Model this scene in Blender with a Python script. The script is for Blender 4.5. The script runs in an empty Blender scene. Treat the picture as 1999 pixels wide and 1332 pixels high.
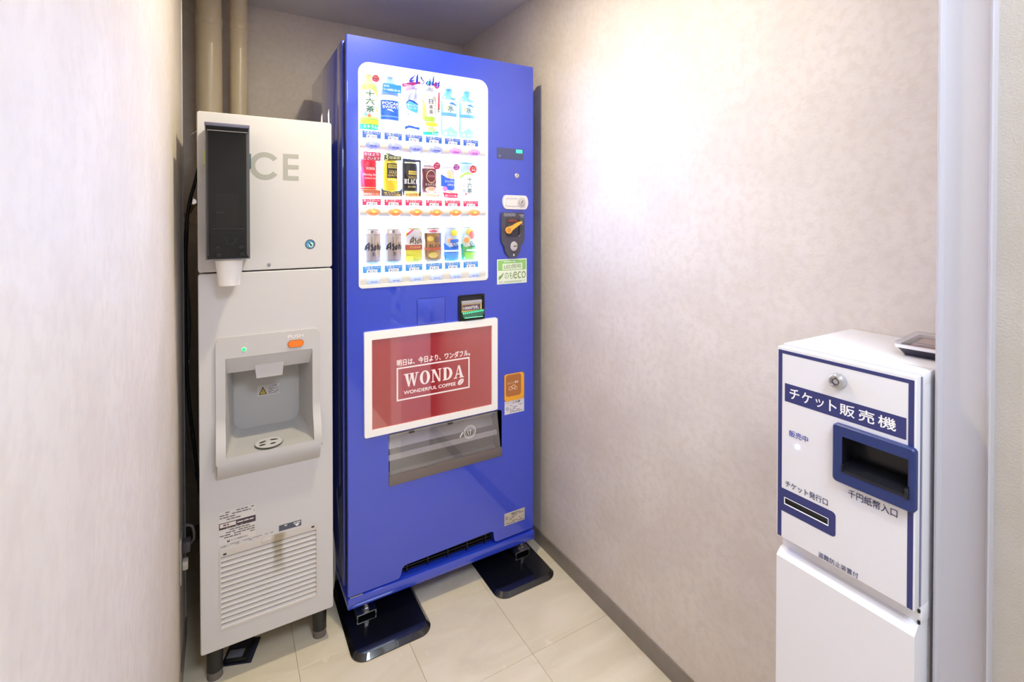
import bpy, bmesh, math, random
from mathutils import Vector, Matrix
from mathutils.geometry import tessellate_polygon

random.seed(7)
SC = bpy.context.scene
COL = SC.collection
PI = math.pi

# ------------------------------------------------------------------ camera
cam_d = bpy.data.cameras.new('camera')
cam = bpy.data.objects.new('camera', cam_d)
COL.objects.link(cam)
cam.location = (0.0, 0.0, 1.32)
_yaw, _pit = math.radians(30.296), math.radians(0.625)
_f = Vector((math.sin(_yaw) * math.cos(_pit), math.cos(_yaw) * math.cos(_pit), -math.sin(_pit)))
cam.rotation_euler = _f.to_track_quat('-Z', 'Y').to_euler()
cam_d.sensor_width = 36.0
cam_d.lens = 965.3 / 1999.0 * 36.0
cam_d.shift_x = 0.0
cam_d.shift_y = -(666.0 - 438.5) / 1999.0
cam_d.clip_start = 0.01
SC.camera = cam

# ------------------------------------------------------------------ exposure, world, lamps
SC.view_settings.view_transform = 'Standard'
SC.view_settings.look = 'None'
SC.view_settings.exposure = 0.27
SC.view_settings.gamma = 1.0
SC.view_settings.use_curve_mapping = False
SC.cycles.max_bounces = 10
SC.cycles.diffuse_bounces = 6
SC.cycles.transparent_max_bounces = 16
SC.cycles.sample_clamp_indirect = 6.0
SC.cycles.caustics_reflective = False
SC.cycles.caustics_refractive = False

world = bpy.data.worlds.new('world')
SC.world = world
world.use_nodes = True
world.node_tree.nodes['Background'].inputs[0].default_value = (0.8, 0.82, 1.0, 1)
world.node_tree.nodes['Background'].inputs[1].default_value = 0.15

NICHE_W, NICHE_C = 11.5, (1.0, 0.86, 0.56)
HALL_W, HALL_C = 21.0, (0.77, 0.87, 1.0)
LED_E = 3.0
BACK_E = 27.0


def lamp(name, loc, size, power, colour, parent=None, rot=(0, 0, 0), shape='DISK', spread=None):
    d = bpy.data.lights.new(name, 'AREA')
    d.shape = shape
    d.size = size
    d.energy = power
    d.color = colour
    if spread:
        d.spread = spread
    o = bpy.data.objects.new(name, d)
    COL.objects.link(o)
    o.location = loc
    o.rotation_euler = rot
    if parent:
        o.parent = parent
    return o


# ------------------------------------------------------------------ materials
def lin(c):
    out = []
    for v in c[:3]:
        v = v / 255.0
        out.append(v / 12.92 if v <= 0.04045 else ((v + 0.055) / 1.055) ** 2.4)
    return (*out, 1.0)


_M = {}


def M(c, rough=0.45, metal=0.0, emit=0.0, coat=0.0, spec=0.5, alpha=1.0, name=None, coat_ior=1.5):
    k = (tuple(c), rough, metal, emit, coat, spec, alpha, coat_ior)
    if k in _M:
        return _M[k]
    m = bpy.data.materials.new(name or 'paint_%d_%d_%d' % tuple(c))
    m.use_nodes = True
    b = m.node_tree.nodes['Principled BSDF']
    b.inputs['Base Color'].default_value = lin(c)
    b.inputs['Roughness'].default_value = rough
    b.inputs['Metallic'].default_value = metal
    b.inputs['Specular IOR Level'].default_value = spec
    b.inputs['Coat Weight'].default_value = coat
    b.inputs['Coat Roughness'].default_value = 0.03
    b.inputs['Coat IOR'].default_value = coat_ior
    b.inputs['Alpha'].default_value = alpha
    if emit:
        b.inputs['Emission Color'].default_value = lin(c)
        b.inputs['Emission Strength'].default_value = emit
    _M[k] = m
    return m


def nodes(m):
    return m.node_tree.nodes, m.node_tree.links


def noise_mat(name, c1, c2, scale, rough, bump=0.0, bscale=60.0, detail=6.0, dist=0.0, stretch=(1, 1, 1),
              coat=0.0, c3=None, spec=0.5, bdist=0.002, lo=0.35, hi=0.65, bstretch=None):
    m = bpy.data.materials.new(name)
    m.use_nodes = True
    N, L = nodes(m)
    b = N['Principled BSDF']
    b.inputs['Roughness'].default_value = rough
    b.inputs['Coat Weight'].default_value = coat
    b.inputs['Coat Roughness'].default_value = 0.08
    b.inputs['Specular IOR Level'].default_value = spec
    g = N.new('ShaderNodeNewGeometry')
    mp = N.new('ShaderNodeMapping')
    mp.inputs['Scale'].default_value = stretch
    L.new(g.outputs['Position'], mp.inputs['Vector'])
    n1 = N.new('ShaderNodeTexNoise')
    n1.inputs['Scale'].default_value = scale
    n1.inputs['Detail'].default_value = detail
    n1.inputs['Distortion'].default_value = dist
    L.new(mp.outputs[0], n1.inputs['Vector'])
    r = N.new('ShaderNodeValToRGB')
    r.color_ramp.elements[0].position = lo
    r.color_ramp.elements[1].position = hi
    r.color_ramp.elements[0].color = lin(c1)
    r.color_ramp.elements[1].color = lin(c2)
    L.new(n1.outputs['Fac'], r.inputs['Fac'])
    out = r.outputs['Color']
    if c3:
        n3 = N.new('ShaderNodeTexNoise')
        n3.inputs['Scale'].default_value = scale * 7
        n3.inputs['Detail'].default_value = 8
        L.new(mp.outputs[0], n3.inputs['Vector'])
        r3 = N.new('ShaderNodeValToRGB')
        r3.color_ramp.elements[0].position = 0.45
        r3.color_ramp.elements[1].position = 0.62
        L.new(n3.outputs['Fac'], r3.inputs['Fac'])
        mx = N.new('ShaderNodeMix')
        mx.data_type = 'RGBA'
        mx.inputs['B'].default_value = lin(c3)
        L.new(out, mx.inputs['A'])
        sc = N.new('ShaderNodeMath')
        sc.operation = 'MULTIPLY'
        sc.inputs[1].default_value = 0.45
        L.new(r3.outputs['Color'], sc.inputs[0])
        L.new(sc.outputs[0], mx.inputs['Factor'])
        out = mx.outputs['Result']
    L.new(out, b.inputs['Base Color'])
    if bump:
        n2 = N.new('ShaderNodeTexNoise')
        n2.inputs['Scale'].default_value = bscale
        n2.inputs['Detail'].default_value = 5
        n2.inputs['Distortion'].default_value = 0.6
        if bstretch:
            mb = N.new('ShaderNodeMapping')
            mb.inputs['Scale'].default_value = bstretch
            L.new(g.outputs['Position'], mb.inputs['Vector'])
            L.new(mb.outputs[0], n2.inputs['Vector'])
        else:
            L.new(g.outputs['Position'], n2.inputs['Vector'])
        bp = N.new('ShaderNodeBump')
        bp.inputs['Strength'].default_value = bump
        bp.inputs['Distance'].default_value = bdist
        L.new(n2.outputs['Fac'], bp.inputs['Height'])
        L.new(bp.outputs['Normal'], b.inputs['Normal'])
    return m


WALLP = noise_mat('beige_wallpaper', (211, 202, 193), (219, 211, 203), 7.0, 0.55, bump=0.35, bscale=150.0,
                  c3=(205, 194, 184), bdist=0.0012)
WALLP_HALL = noise_mat('grey_wallpaper', (184, 177, 168), (190, 183, 175), 12.0, 0.6, bump=0.4, bscale=330.0, bdist=0.002)
WALLP_L = noise_mat('beige_wallpaper_coarse', (211, 202, 193), (219, 211, 203), 7.0, 0.55, bump=0.4, bscale=70.0, c3=(205, 194, 184), bdist=0.003, bstretch=(1, 1.0, .35))
CEILM = noise_mat('ceiling_board', (214, 212, 210), (222, 220, 218), 3.0, 0.7, bump=0.2, bscale=120)
BASEB = noise_mat('vinyl_baseboard', (128, 120, 112), (136, 128, 120), 20.0, 0.35, bump=0.1, bscale=60)
PIPEM = noise_mat('painted_pipe', (216, 200, 170), (222, 208, 180), 12.0, 0.28, bump=0.35, bscale=28, bdist=0.004, stretch=(1, 1, .3))
TRIMW = M((184, 182, 189), 0.3, name='white_trim')


def floor_material():
    m = bpy.data.materials.new('vinyl_tile')
    m.use_nodes = True
    N, L = nodes(m)
    b = N['Principled BSDF']
    b.inputs['Roughness'].default_value = 0.33
    g = N.new('ShaderNodeNewGeometry')
    oi = N.new('ShaderNodeObjectInfo')
    ad = N.new('ShaderNodeVectorMath'); ad.operation = 'ADD'
    cb = N.new('ShaderNodeCombineXYZ')
    ml = N.new('ShaderNodeMath'); ml.operation = 'MULTIPLY'; ml.inputs[1].default_value = 9.0
    L.new(oi.outputs['Random'], ml.inputs[0])
    L.new(ml.outputs[0], cb.inputs[2])
    L.new(g.outputs['Position'], ad.inputs[0]); L.new(cb.outputs[0], ad.inputs[1])
    mp = N.new('ShaderNodeMapping')
    mp.inputs['Rotation'].default_value = (0, 0, 0.5)
    mp.inputs['Scale'].default_value = (1.0, 2.6, 1.0)
    L.new(ad.outputs[0], mp.inputs[0])
    n = N.new('ShaderNodeTexNoise'); n.inputs['Scale'].default_value = 4.5; n.inputs['Detail'].default_value = 7; n.inputs['Distortion'].default_value = .8
    L.new(mp.outputs[0], n.inputs['Vector'])
    r = N.new('ShaderNodeValToRGB')
    e = r.color_ramp.elements
    e[0].position = .32; e[0].color = lin((219, 208, 182))
    e[1].position = .66; e[1].color = lin((232, 222, 200))
    x = r.color_ramp.elements.new(.5); x.color = lin((226, 216, 191))
    L.new(n.outputs['Fac'], r.inputs[0])
    # pale flecks
    n2 = N.new('ShaderNodeTexNoise'); n2.inputs['Scale'].default_value = 26; n2.inputs['Detail'].default_value = 4; n2.inputs['Distortion'].default_value = 1.2
    mp2 = N.new('ShaderNodeMapping'); mp2.inputs['Rotation'].default_value = (0, 0, -0.6); mp2.inputs['Scale'].default_value = (1, .35, 1)
    L.new(ad.outputs[0], mp2.inputs[0]); L.new(mp2.outputs[0], n2.inputs['Vector'])
    r2 = N.new('ShaderNodeValToRGB')
    r2.color_ramp.elements[0].position = .66; r2.color_ramp.elements[1].position = .74
    L.new(n2.outputs['Fac'], r2.inputs[0])
    mx = N.new('ShaderNodeMix'); mx.data_type = 'RGBA'
    mx.inputs['B'].default_value = lin((236, 228, 208))
    L.new(r2.outputs[0], mx.inputs['Factor']); L.new(r.outputs[0], mx.inputs['A'])
    L.new(mx.outputs['Result'], b.inputs['Base Color'])
    return m


TILE = floor_material()


def clear_mat(name, tint, refl_ior=1.49, rough=0.02, opacity=0.0, body=(200, 200, 210)):
    """sheet of clear or smoked plastic: fresnel reflection over a tinted see-through body"""
    m = bpy.data.materials.new(name)
    m.use_nodes = True
    N, L = nodes(m)
    N.remove(N['Principled BSDF'])
    o = N['Material Output']
    t = N.new('ShaderNodeBsdfTransparent'); t.inputs[0].default_value = lin(tint)
    d = N.new('ShaderNodeBsdfDiffuse'); d.inputs[0].default_value = lin(body)
    m1 = N.new('ShaderNodeMixShader'); m1.inputs[0].default_value = opacity
    L.new(t.outputs[0], m1.inputs[1]); L.new(d.outputs[0], m1.inputs[2])
    gl = N.new('ShaderNodeBsdfGlossy'); gl.inputs['Roughness'].default_value = rough
    fr = N.new('ShaderNodeFresnel')
    ge = N.new('ShaderNodeNewGeometry')
    io = N.new('ShaderNodeMix'); io.data_type = 'FLOAT'
    io.inputs['A'].default_value = refl_ior; io.inputs['B'].default_value = 1.0 / refl_ior
    L.new(ge.outputs['Backfacing'], io.inputs['Factor']); L.new(io.outputs['Result'], fr.inputs[0])
    m2 = N.new('ShaderNodeMixShader')
    L.new(fr.outputs[0], m2.inputs[0]); L.new(m1.outputs[0], m2.inputs[1]); L.new(gl.outputs[0], m2.inputs[2])
    L.new(m2.outputs[0], o.inputs['Surface'])
    return m


BLUE = M((36, 66, 204), 0.32, coat=1.0, coat_ior=1.7, name='blue_enamel')
BLUE_D = M((30, 38, 120), 0.4, name='blue_recess')
WHITE = M((236, 236, 238), 0.35, name='white_plastic')
ICEW = M((208, 206, 208), 0.33, name='ivory_enamel')
ICEP = M((200, 198, 199), 0.4, name='ivory_plastic')
DISPW = M((174, 202, 255), 0.5, emit=BACK_E, name='backlit_panel')
LEDM = M((225, 236, 255), 0.5, emit=LED_E, name='led_strip')
BLACK = M((14, 14, 18), 0.35, name='black_plastic')
DARK = M((28, 28, 32), 0.6, name='dark_void')
STEEL = M((190, 190, 192), 0.28, metal=1.0, name='brushed_steel')
STEELR = M((206, 202, 200), 0.38, metal=.7, name='dull_steel')
CHROME = M((225, 225, 228), 0.12, metal=1.0, name='chrome')
NAVY = M((44, 50, 112), 0.35, coat=0.4, name='navy_print')
NAVYP = M((36, 52, 108), 0.42, name='navy_plastic')
TICKW = M((228, 227, 232), 0.38, name='ticket_white')
INKW = M((246, 246, 248), 0.45, name='white_ink')
INKD = M((44, 42, 52), 0.5, name='dark_ink')
INKG = M((92, 88, 92), 0.5, name='grey_ink')


# ------------------------------------------------------------------ geometry builder
class G:
    def __init__(s, name, parent=None, origin=(0, 0, 0), smooth=None, wrap=None, dice=0.0):
        s.name, s.parent, s.o = name, parent, Vector(origin)
        s.bm = bmesh.new()
        s.mats = []
        s.k = 0
        s.smooth = smooth
        s.wrap, s.dice = wrap, dice

    def mi(s, m):
        if m not in s.mats:
            s.mats.append(m)
        return s.mats.index(m)

    def add(s, verts, faces, m):
        i = s.mi(m)
        vs = [s.bm.verts.new(v) for v in verts]
        for f in faces:
            try:
                fc = s.bm.faces.new([vs[k] for k in f])
                fc.material_index = i
            except ValueError:
                pass
        return s

    def merge(s, bm2, m, xf=None):
        i = s.mi(m)
        if xf is not None:
            bm2.transform(xf)
        mp = {}
        for v in bm2.verts:
            mp[v] = s.bm.verts.new(v.co)
        for f in bm2.faces:
            try:
                nf = s.bm.faces.new([mp[v] for v in f.verts])
                nf.material_index = i
            except ValueError:
                pass
        bm2.free()
        return s

    def box(s, x0, x1, y0, y1, z0, z1, m, bevel=0.0, seg=2, rot=None, pivot=None):
        b = bmesh.new()
        bmesh.ops.create_cube(b, size=1.0)
        sx, sy, sz = abs(x1 - x0), abs(y1 - y0), abs(z1 - z0)
        c = Vector(((x0 + x1) / 2, (y0 + y1) / 2, (z0 + z1) / 2))
        for v in b.verts:
            v.co = Vector((v.co.x * sx, v.co.y * sy, v.co.z * sz))
        if bevel:
            bmesh.ops.bevel(b, geom=list(b.edges), offset=min(bevel, sx * .45, sy * .45, sz * .45), segments=seg,
                            profile=0.5, affect='EDGES')
        mt = Matrix.Translation(c)
        if rot is not None:
            p = Vector(pivot) if pivot else c
            mt = Matrix.Translation(p) @ rot.to_matrix().to_4x4() @ Matrix.Translation(c - p)
        return s.merge(b, m, mt)

    def prism(s, pts, y0, y1, m, holes=(), side=None, cap_back=False):
        """outline in (x, z), front cap at y0 (facing -Y), walls back to y1"""
        loops = [list(pts)] + [list(h) for h in holes]
        flat = [p for lp in loops for p in lp]
        tris = tessellate_polygon([[Vector((p[0], p[1], 0)) for p in lp] for lp in loops])
        s.add([(p[0], y0, p[1]) for p in flat], [tuple(t) for t in tris], m)
        if cap_back:
            s.add([(p[0], y1, p[1]) for p in flat], [tuple(t) for t in tris], m)
        if abs(y1 - y0) > 1e-9:
            for lp in loops:
                n = len(lp)
                vs = [(p[0], y0, p[1]) for p in lp] + [(p[0], y1, p[1]) for p in lp]
                s.add(vs, [(i, (i + 1) % n, n + (i + 1) % n, n + i) for i in range(n)], side or m)
        return s

    def sheet(s, pts, y, m, holes=()):
        s.k += 1                      # print layers lie a hair above one another
        y = y + s.k * 4e-6 if s.wrap else y - s.k * 4e-6
        return s.prism(pts, y, y, m, holes)

    def lathe(s, prof, c, m, axis='Z', seg=24, sx=1.0, sy=1.0, closed=True):
        vs, fs = [], []
        n = len(prof)
        for k in range(seg):
            a = 2 * PI * k / seg
            for r, h in prof:
                x, y = r * math.cos(a) * sx, r * math.sin(a) * sy
                if axis == 'Z':
                    vs.append((c[0] + x, c[1] + y, c[2] + h))
                elif axis == 'Y':
                    vs.append((c[0] + x, c[1] - h, c[2] + y))
                else:
                    vs.append((c[0] - h, c[1] + x, c[2] + y))
        for k in range(seg):
            k2 = (k + 1) % seg
            for j in range(n - 1):
                fs.append((k * n + j, k2 * n + j, k2 * n + j + 1, k * n + j + 1))
        s.add(vs, fs, m)
        if closed:
            for j in (0, n - 1):
                if prof[j][0] > 1e-6:
                    s.add([vs[k * n + j] for k in range(seg)], [tuple(range(seg))], m)
        return s

    def tube(s, path, r, m, seg=8):
        P = [Vector(p) for p in path]
        vs, fs = [], []
        up = Vector((0, 0, 1))
        for i, p in enumerate(P):
            t = (P[min(i + 1, len(P) - 1)] - P[max(i - 1, 0)]).normalized()
            a = t.cross(Vector((0.13, 1, 0.07)))
            if a.length < 0.05:
                a = t.cross(Vector((1, 0, 0)))
            a.normalize()
            b = t.cross(a).normalized()
            rr = r[i] if isinstance(r, (list, tuple)) else r
            for k in range(seg):
                an = 2 * PI * k / seg
                vs.append(tuple(p + a * (rr * math.cos(an)) + b * (rr * math.sin(an))))
        for i in range(len(P) - 1):
            for k in range(seg):
                k2 = (k + 1) % seg
                fs.append((i * seg + k, i * seg + k2, (i + 1) * seg + k2, (i + 1) * seg + k))
        fs.append(tuple(range(seg)))
        fs.append(tuple(range((len(P) - 1) * seg, len(P) * seg)))
        return s.add(vs, fs, m)

    def stroke(s, pts, w, y, m):
        """flat brush stroke in (x, z) with a width at each point"""
        n = len(pts)
        L, R = [], []
        for i in range(n):
            a, b = Vector(pts[max(i - 1, 0)]), Vector(pts[min(i + 1, n - 1)])
            t = (b - a).normalized()
            nn = Vector((-t.y, t.x))
            ww = (w[i] if isinstance(w, (list, tuple)) else w) / 2
            L.append(Vector(pts[i]) + nn * ww)
            R.append(Vector(pts[i]) - nn * ww)
        for i in range(n - 1):
            q = [L[i], L[i + 1], R[i + 1], R[i]]
            s.add([(p.x, y, p.y) for p in q], [(0, 1, 2, 3)], m)
        return s

    def text(s, body, x0, x1, z0, z1, y, m, bold=0.0, vertical=False, slant=0.0):
        if vertical:
            n = len(body)
            h = (z1 - z0) / n
            for i, ch in enumerate(body):
                s.text(ch, x0, x1, z1 - (i + 1) * h + h * .06, z1 - i * h - h * .06, y, m, bold, False, slant)
            return s
        tm = text_mesh(body, 0.0, slant)
        if not tm[0]:
            return s
        if bold > 0:                  # heavier weight: the same outline pressed again a little to each side
            d = bold * (z1 - z0) * .55
            sg = 1 if s.wrap else -1
            for q, (ox, oz) in enumerate(((-1, 0), (1, 0), (0, -1), (0, 1))):
                s.text(body, x0 + ox * d + d, x1 + ox * d - d, z0 + oz * d + d, z1 + oz * d - d, y + sg * (q + 1) * 6e-6, m, 0.0, False, slant)
            return s
        xs = [v[0] for v in tm[0]]
        ys = [v[1] for v in tm[0]]
        ax, bx, ay, by = min(xs), max(xs), min(ys), max(ys)
        kx = (x1 - x0) / max(bx - ax, 1e-6)
        kz = (z1 - z0) / max(by - ay, 1e-6)
        return s.add([(x0 + (v[0] - ax) * kx, y, z0 + (v[1] - ay) * kz) for v in tm[0]], tm[1], m)

    def done(s, loc=None):
        bm = s.bm
        if s.wrap:
            if s.dice:
                for q in range(-11, 12):
                    bmesh.ops.bisect_plane(bm, geom=bm.verts[:] + bm.edges[:] + bm.faces[:], dist=1e-5,
                                           plane_co=(math.sin(q / 12 * PI / 2), 0, 0), plane_no=(1, 0, 0))
            for v in bm.verts:
                v.co = Vector(s.wrap(*v.co))
        else:
            bmesh.ops.recalc_face_normals(bm, faces=bm.faces)
        for v in bm.verts:
            v.co -= s.o
        me = bpy.data.meshes.new(s.name)
        bm.to_mesh(me)
        bm.free()
        for m in s.mats:
            me.materials.append(m)
        if s.smooth is not None:
            for p in me.polygons:
                p.use_smooth = True
            me.set_sharp_from_angle(angle=math.radians(s.smooth))
        o = bpy.data.objects.new(s.name, me)
        COL.objects.link(o)
        if s.parent:
            o.parent = s.parent
        if loc is not None:
            o.location = loc
        return o


_T = {}


def text_mesh(body, bold=0.0, slant=0.0):
    k = (body, bold, slant)
    if k in _T:
        return _T[k]
    cu = bpy.data.curves.new('lettering', 'FONT')
    cu.body = body
    cu.size = 1.0
    cu.offset = bold
    cu.shear = slant
    cu.resolution_u = 3
    ob = bpy.data.objects.new('lettering', cu)
    COL.objects.link(ob)
    dg = bpy.context.evaluated_depsgraph_get()
    me = bpy.data.meshes.new_from_object(ob.evaluated_get(dg))
    r = ([(v.co.x, v.co.y) for v in me.vertices], [tuple(p.vertices) for p in me.polygons])
    bpy.data.objects.remove(ob)
    bpy.data.curves.remove(cu)
    bpy.data.meshes.remove(me)
    _T[k] = r
    return r


def thing(name, label, cat, loc=(0, 0, 0), rotz=0.0, group=None):
    o = bpy.data.objects.new(name, None)
    o.empty_display_size = 0.1
    COL.objects.link(o)
    o.location = loc
    o.rotation_euler = (0, 0, rotz)
    tag(o, label, cat, group)
    return o


def tag(o, label, cat, group=None):
    o['label'] = label
    o['category'] = cat
    if group:
        o['group'] = group
    return o


def struct(o):
    o['kind'] = 'structure'
    return o


def rect(x0, x1, z0, z1):
    return [(x0, z0), (x1, z0), (x1, z1), (x0, z1)]


def rrect(x0, x1, z0, z1, r, n=6):
    out = []
    if not isinstance(r, (list, tuple)):
        r = (r, r, r, r)            # bl, br, tr, tl
    for (cx, cz, a0, rr) in ((x0 + r[0], z0 + r[0], PI, r[0]), (x1 - r[1], z0 + r[1], 1.5 * PI, r[1]),
                             (x1 - r[2], z1 - r[2], 0, r[2]), (x0 + r[3], z1 - r[3], .5 * PI, r[3])):
        if rr <= 1e-6:
            out.append((cx, cz))
            continue
        for i in range(n + 1):
            a = a0 + .5 * PI * i / n
            out.append((cx + rr * math.cos(a), cz + rr * math.sin(a)))
    return out


def ell(cx, cz, rx, rz=None, n=24, a0=0, a1=2 * PI):
    rz = rz or rx
    full = abs(a1 - a0 - 2 * PI) < 1e-6
    k = n if full else n + 1
    return [(cx + rx * math.cos(a0 + (a1 - a0) * i / n), cz + rz * math.sin(a0 + (a1 - a0) * i / n)) for i in range(k)]


def ink_lines(g, x0, x1, z0, z1, y, m, rows, seed=1, h=0.45, fill=0.75):
    """print too small to read: rows of short dashes"""
    rnd = random.Random(seed)
    dz = (z1 - z0) / rows
    for i in range(rows):
        z = z1 - (i + .5) * dz
        x = x0
        end = x0 + (x1 - x0) * (1 if rnd.random() < .6 else rnd.uniform(.5, .95))
        while x < end:
            w = rnd.uniform(.6, 2.4) * dz
            if rnd.random() < fill:
                g.sheet(rect(x, min(x + w, end), z - dz * h / 2, z + dz * h / 2), y, m)
            x += w + dz * .25


# ------------------------------------------------------------------ the setting
XL, XR, XH = -0.11, 1.103, 0.90      # left wall, right wall of the recess, hall wall
YB, ZC = 2.408, 2.235


def slab(name, x0, x1, y0, y1, z0, z1, m, bevel=0.0):
    g = G(name)
    g.box(x0, x1, y0, y1, z0, z1, m, bevel)
    return struct(g.done())


slab('wall_left', XL - 0.25, XL, -1.7, 1.87, 0, ZC, WALLP_L)
slab('wall_left_recess', -0.45, -0.34, 1.87, YB, 0, ZC, WALLP)
slab('wall_back', -0.45, 1.25, YB, YB + 0.1, 0, ZC, WALLP)
slab('wall_right', XR, XR + 0.1, 0.302, YB, 0, ZC, WALLP)
slab('wall_right_hall', XH, XR + 0.1, -1.7, 0.2455, 0, ZC, WALLP_HALL)
slab('wall_front', XL - 0.25, 1.25, -1.8, -1.7, 0, ZC, WALLP_HALL)
slab('ceiling', -0.5, 1.3, -1.8, YB + 0.1, ZC, ZC + 0.08, CEILM)

# white metal corner trim that closes the wall end: shallow channel with two rounded lips
g = G('trim_1', smooth=40)
prof = [(0.8900, 0.3075), (0.8868, 0.3060), (0.8862, 0.3035), (0.8880, 0.3010), (0.8930, 0.2995), (0.8965, 0.2900),
        (0.8965, 0.2620), (0.8930, 0.2520), (0.8885, 0.2500), (0.8866, 0.2480), (0.8872, 0.2462), (0.8905, 0.2455),
        (1.16, 0.2455), (1.16, 0.3075)]
n = len(prof)
vs = [(x, y, 0) for x, y in prof] + [(x, y, ZC) for x, y in prof]
g.add(vs, [(i, (i + 1) % n, n + (i + 1) % n, n + i) for i in range(n)], TRIMW)
struct(g.done())

slab('trim_2', XL - .012, XL + .0025, 1.862, 1.874, 0, ZC, TRIMW, .002)
# baseboards
for nm, x0, x1, y0, y1 in (('baseboard_right', XR - .006, XR, .3075, YB), ('baseboard_back', -.34, XR - .006, YB - .006, YB),
                           ('baseboard_left', XL, XL + .004, -1.7, 1.87)):
    slab(nm, x0, x1, y0, y1, 0.0, 0.058, BASEB, 0.002)

# floor: sub-floor slab and single vinyl tiles
g = G('floor')
g.box(-0.5, 1.3, -1.8, YB + .1, -0.08, -0.003, M((120, 108, 88), .8, name='tile_joint'))
floor = struct(g.done())
TW, TD = 0.3105, 0.3035
tb = bmesh.new()
_g = G('tile')
_g.box(0.0004, TW - 0.0004, 0.0004, TD - 0.0004, -0.003, 0.0, TILE, 0.0005, 1)
t0 = _g.done()
t0.parent = floor
first = True
for i in range(-3, 4):
    for j in range(-10, 5):
        x, y = 0.1835 + i * TW, 1.2515 + j * TD
        if x > XR or y > YB:
            continue
        o = t0 if first else t0.copy()
        if not first:
            COL.objects.link(o)
            o.parent = floor
        first = False
        o.location = (x, y, 0)

# ------------------------------------------------------------------ ceiling lamps (out of the frame)
LM = M((255, 240, 215), .5, emit=6.0, name='lamp_glass')
LMH = M((235, 240, 255), .5, emit=4.0, name='hall_lamp_glass')
t = thing('ceiling_light', 'round recessed warm downlight in the ceiling in front of the drink machine', 'light', (0.47, 1.18, ZC))
g = G('trim_ring', t, smooth=40)
g.lathe([(.045, -.001), (.045, -.008), (.062, -.008), (.066, -.001)], (0, 0, 0), WHITE, closed=False)
g.done()
g = G('lens', t)
g.lathe([(.044, -.003), (.044, -.006)], (0, 0, 0), LM)
g.done()
lamp('downlight', (0, 0, -0.012), 0.07, NICHE_W, NICHE_C, t)
t = thing('ceiling_light', 'square cool white ceiling panel light over the hall behind the camera', 'light', (0.40, -0.45, ZC))
g = G('frame', t)
g.prism(rrect(-.33, .33, -.33, .33, .01), 0, .012, WHITE, [rrect(-.3, .3, -.3, .3, .01)], cap_back=True)
o = g.done(); o.rotation_euler = (PI / 2, 0, 0); o.location = (0, 0, -.012)
g = G('diffuser', t)
g.box(-.3, .3, -.3, .3, -.008, -.002, LMH)
g.done()
lamp('panel_light', (0, 0, -0.014), 0.58, HALL_W, HALL_C, t, shape='SQUARE')

# ------------------------------------------------------------------ pipes in the corner
for nm, lab, cx, r, ks in (('drain_pipe', 'thicker beige painted vertical pipe, left of the pair behind the ice machine', -0.044, 0.045, 0.050),
                           ('water_pipe', 'thinner beige painted vertical pipe, right of the pair behind the ice machine', 0.059, 0.0325, 0.040)):
    t = thing(nm, lab, 'pipe', (cx, 2.30, 0))
    g = G('tube', t, smooth=50)
    rings = []
    g.lathe([(r, 0), (r, 2.0), (r * 1.015, 2.004), (r * 1.015, 2.010), (r, 2.014), (r, ZC)], (0, 0, 0), PIPEM, seg=40, closed=False)
    g.done()
    g = G('ceiling_collar', t, smooth=40)
    g.lathe([(r + .001, ZC - .012), (ks, ZC - .010), (ks + .004, ZC - .001)], (0, 0, 0), PIPEM, seg=32, closed=False)
    g.done()
    for zz in (0.42, 1.30, 2.085):
        g = G('tape_joint', t, smooth=40)
        g.lathe([(r + .0002, zz), (r + .0016, zz + .003), (r + .0016, zz + .028), (r + .0002, zz + .031)], (0, 0, 0), PIPEM, seg=36, closed=False)
        g.done()

# ------------------------------------------------------------------ drink vending machine
VX, VY = 0.3335, 1.60
VO = (VX, VY, 0)
vm = thing('vending_machine', 'tall glossy blue drink vending machine with lit display window and red poster', 'vending machine', VO)


def V(name, **k):
    return G(name, k.pop('parent', vm), VO, **k)


X0, X1 = 0.3335, 1.0300
WX0, WX1, WZ0, WZ1 = 0.3715, 0.8315, 1.0995, 1.8205
g = V('cabinet', smooth=35)
g.box(X0, X1, 1.730, 2.28, 0.118, 1.899, BLUE, 0.004)
g.box(X0, X0 + .012, 1.662, 1.735, 0.118, 1.899, BLUE, 0.002)
g.box(X1 - .012, X1, 1.662, 1.735, 0.118, 1.899, BLUE, 0.002)
g.box(X0 + .012, X1 - .012, 1.664, 1.733, 0.120, 0.14, BLUE)
g.box(X0 + .012, X1 - .012, 1.664, 1.733, 1.880, 1.898, BLUE)
g.done()
g = V('door_gasket')
g.prism(rect(X0 + .006, X1 - .004, 0.13, 1.893), 1.629, 1.663, BLACK, [rect(X0 + .022, X1 - .020, 0.15, 1.875)[::-1]])
g.done()
# door leaf with the window, delivery port and bottom cut-out
PX0, PX1, PZ0, PZ1 = 0.4655, 0.8905, 0.4405, 0.6125
outl = []
zb, zt = 0.1215, 1.9015
outl += [(0.3385, zb), (0.494, zb), (0.5005, 0.124), (0.5045, 0.130), (0.511, 0.152), (0.516, 0.158), (0.523, 0.1605),
         (0.846, 0.1685), (0.853, 0.166), (0.856, 0.160), (0.859, 0.136), (0.8635, 0.1265), (0.872, 0.1245), (1.0285, 0.1265)]
outl += [(1.0285, zt), (0.3385, zt - .002)]
g = V('door', smooth=35)
win = rrect(WX0, WX1, WZ0, WZ1, (.012, .012, .036, .036), 8)
port = rrect(PX0, PX1, PZ0, PZ1, .008, 4)
g.prism(outl, VY, VY + .03, BLUE, [win[::-1], port[::-1]])
# rounded vertical edge on the hinge side
g.lathe([(0.0045, 0), (0.0045, zt - zb - .004)], (0.3385, VY + .0045, zb + .001), BLUE, seg=16)
door = g.done()
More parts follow.
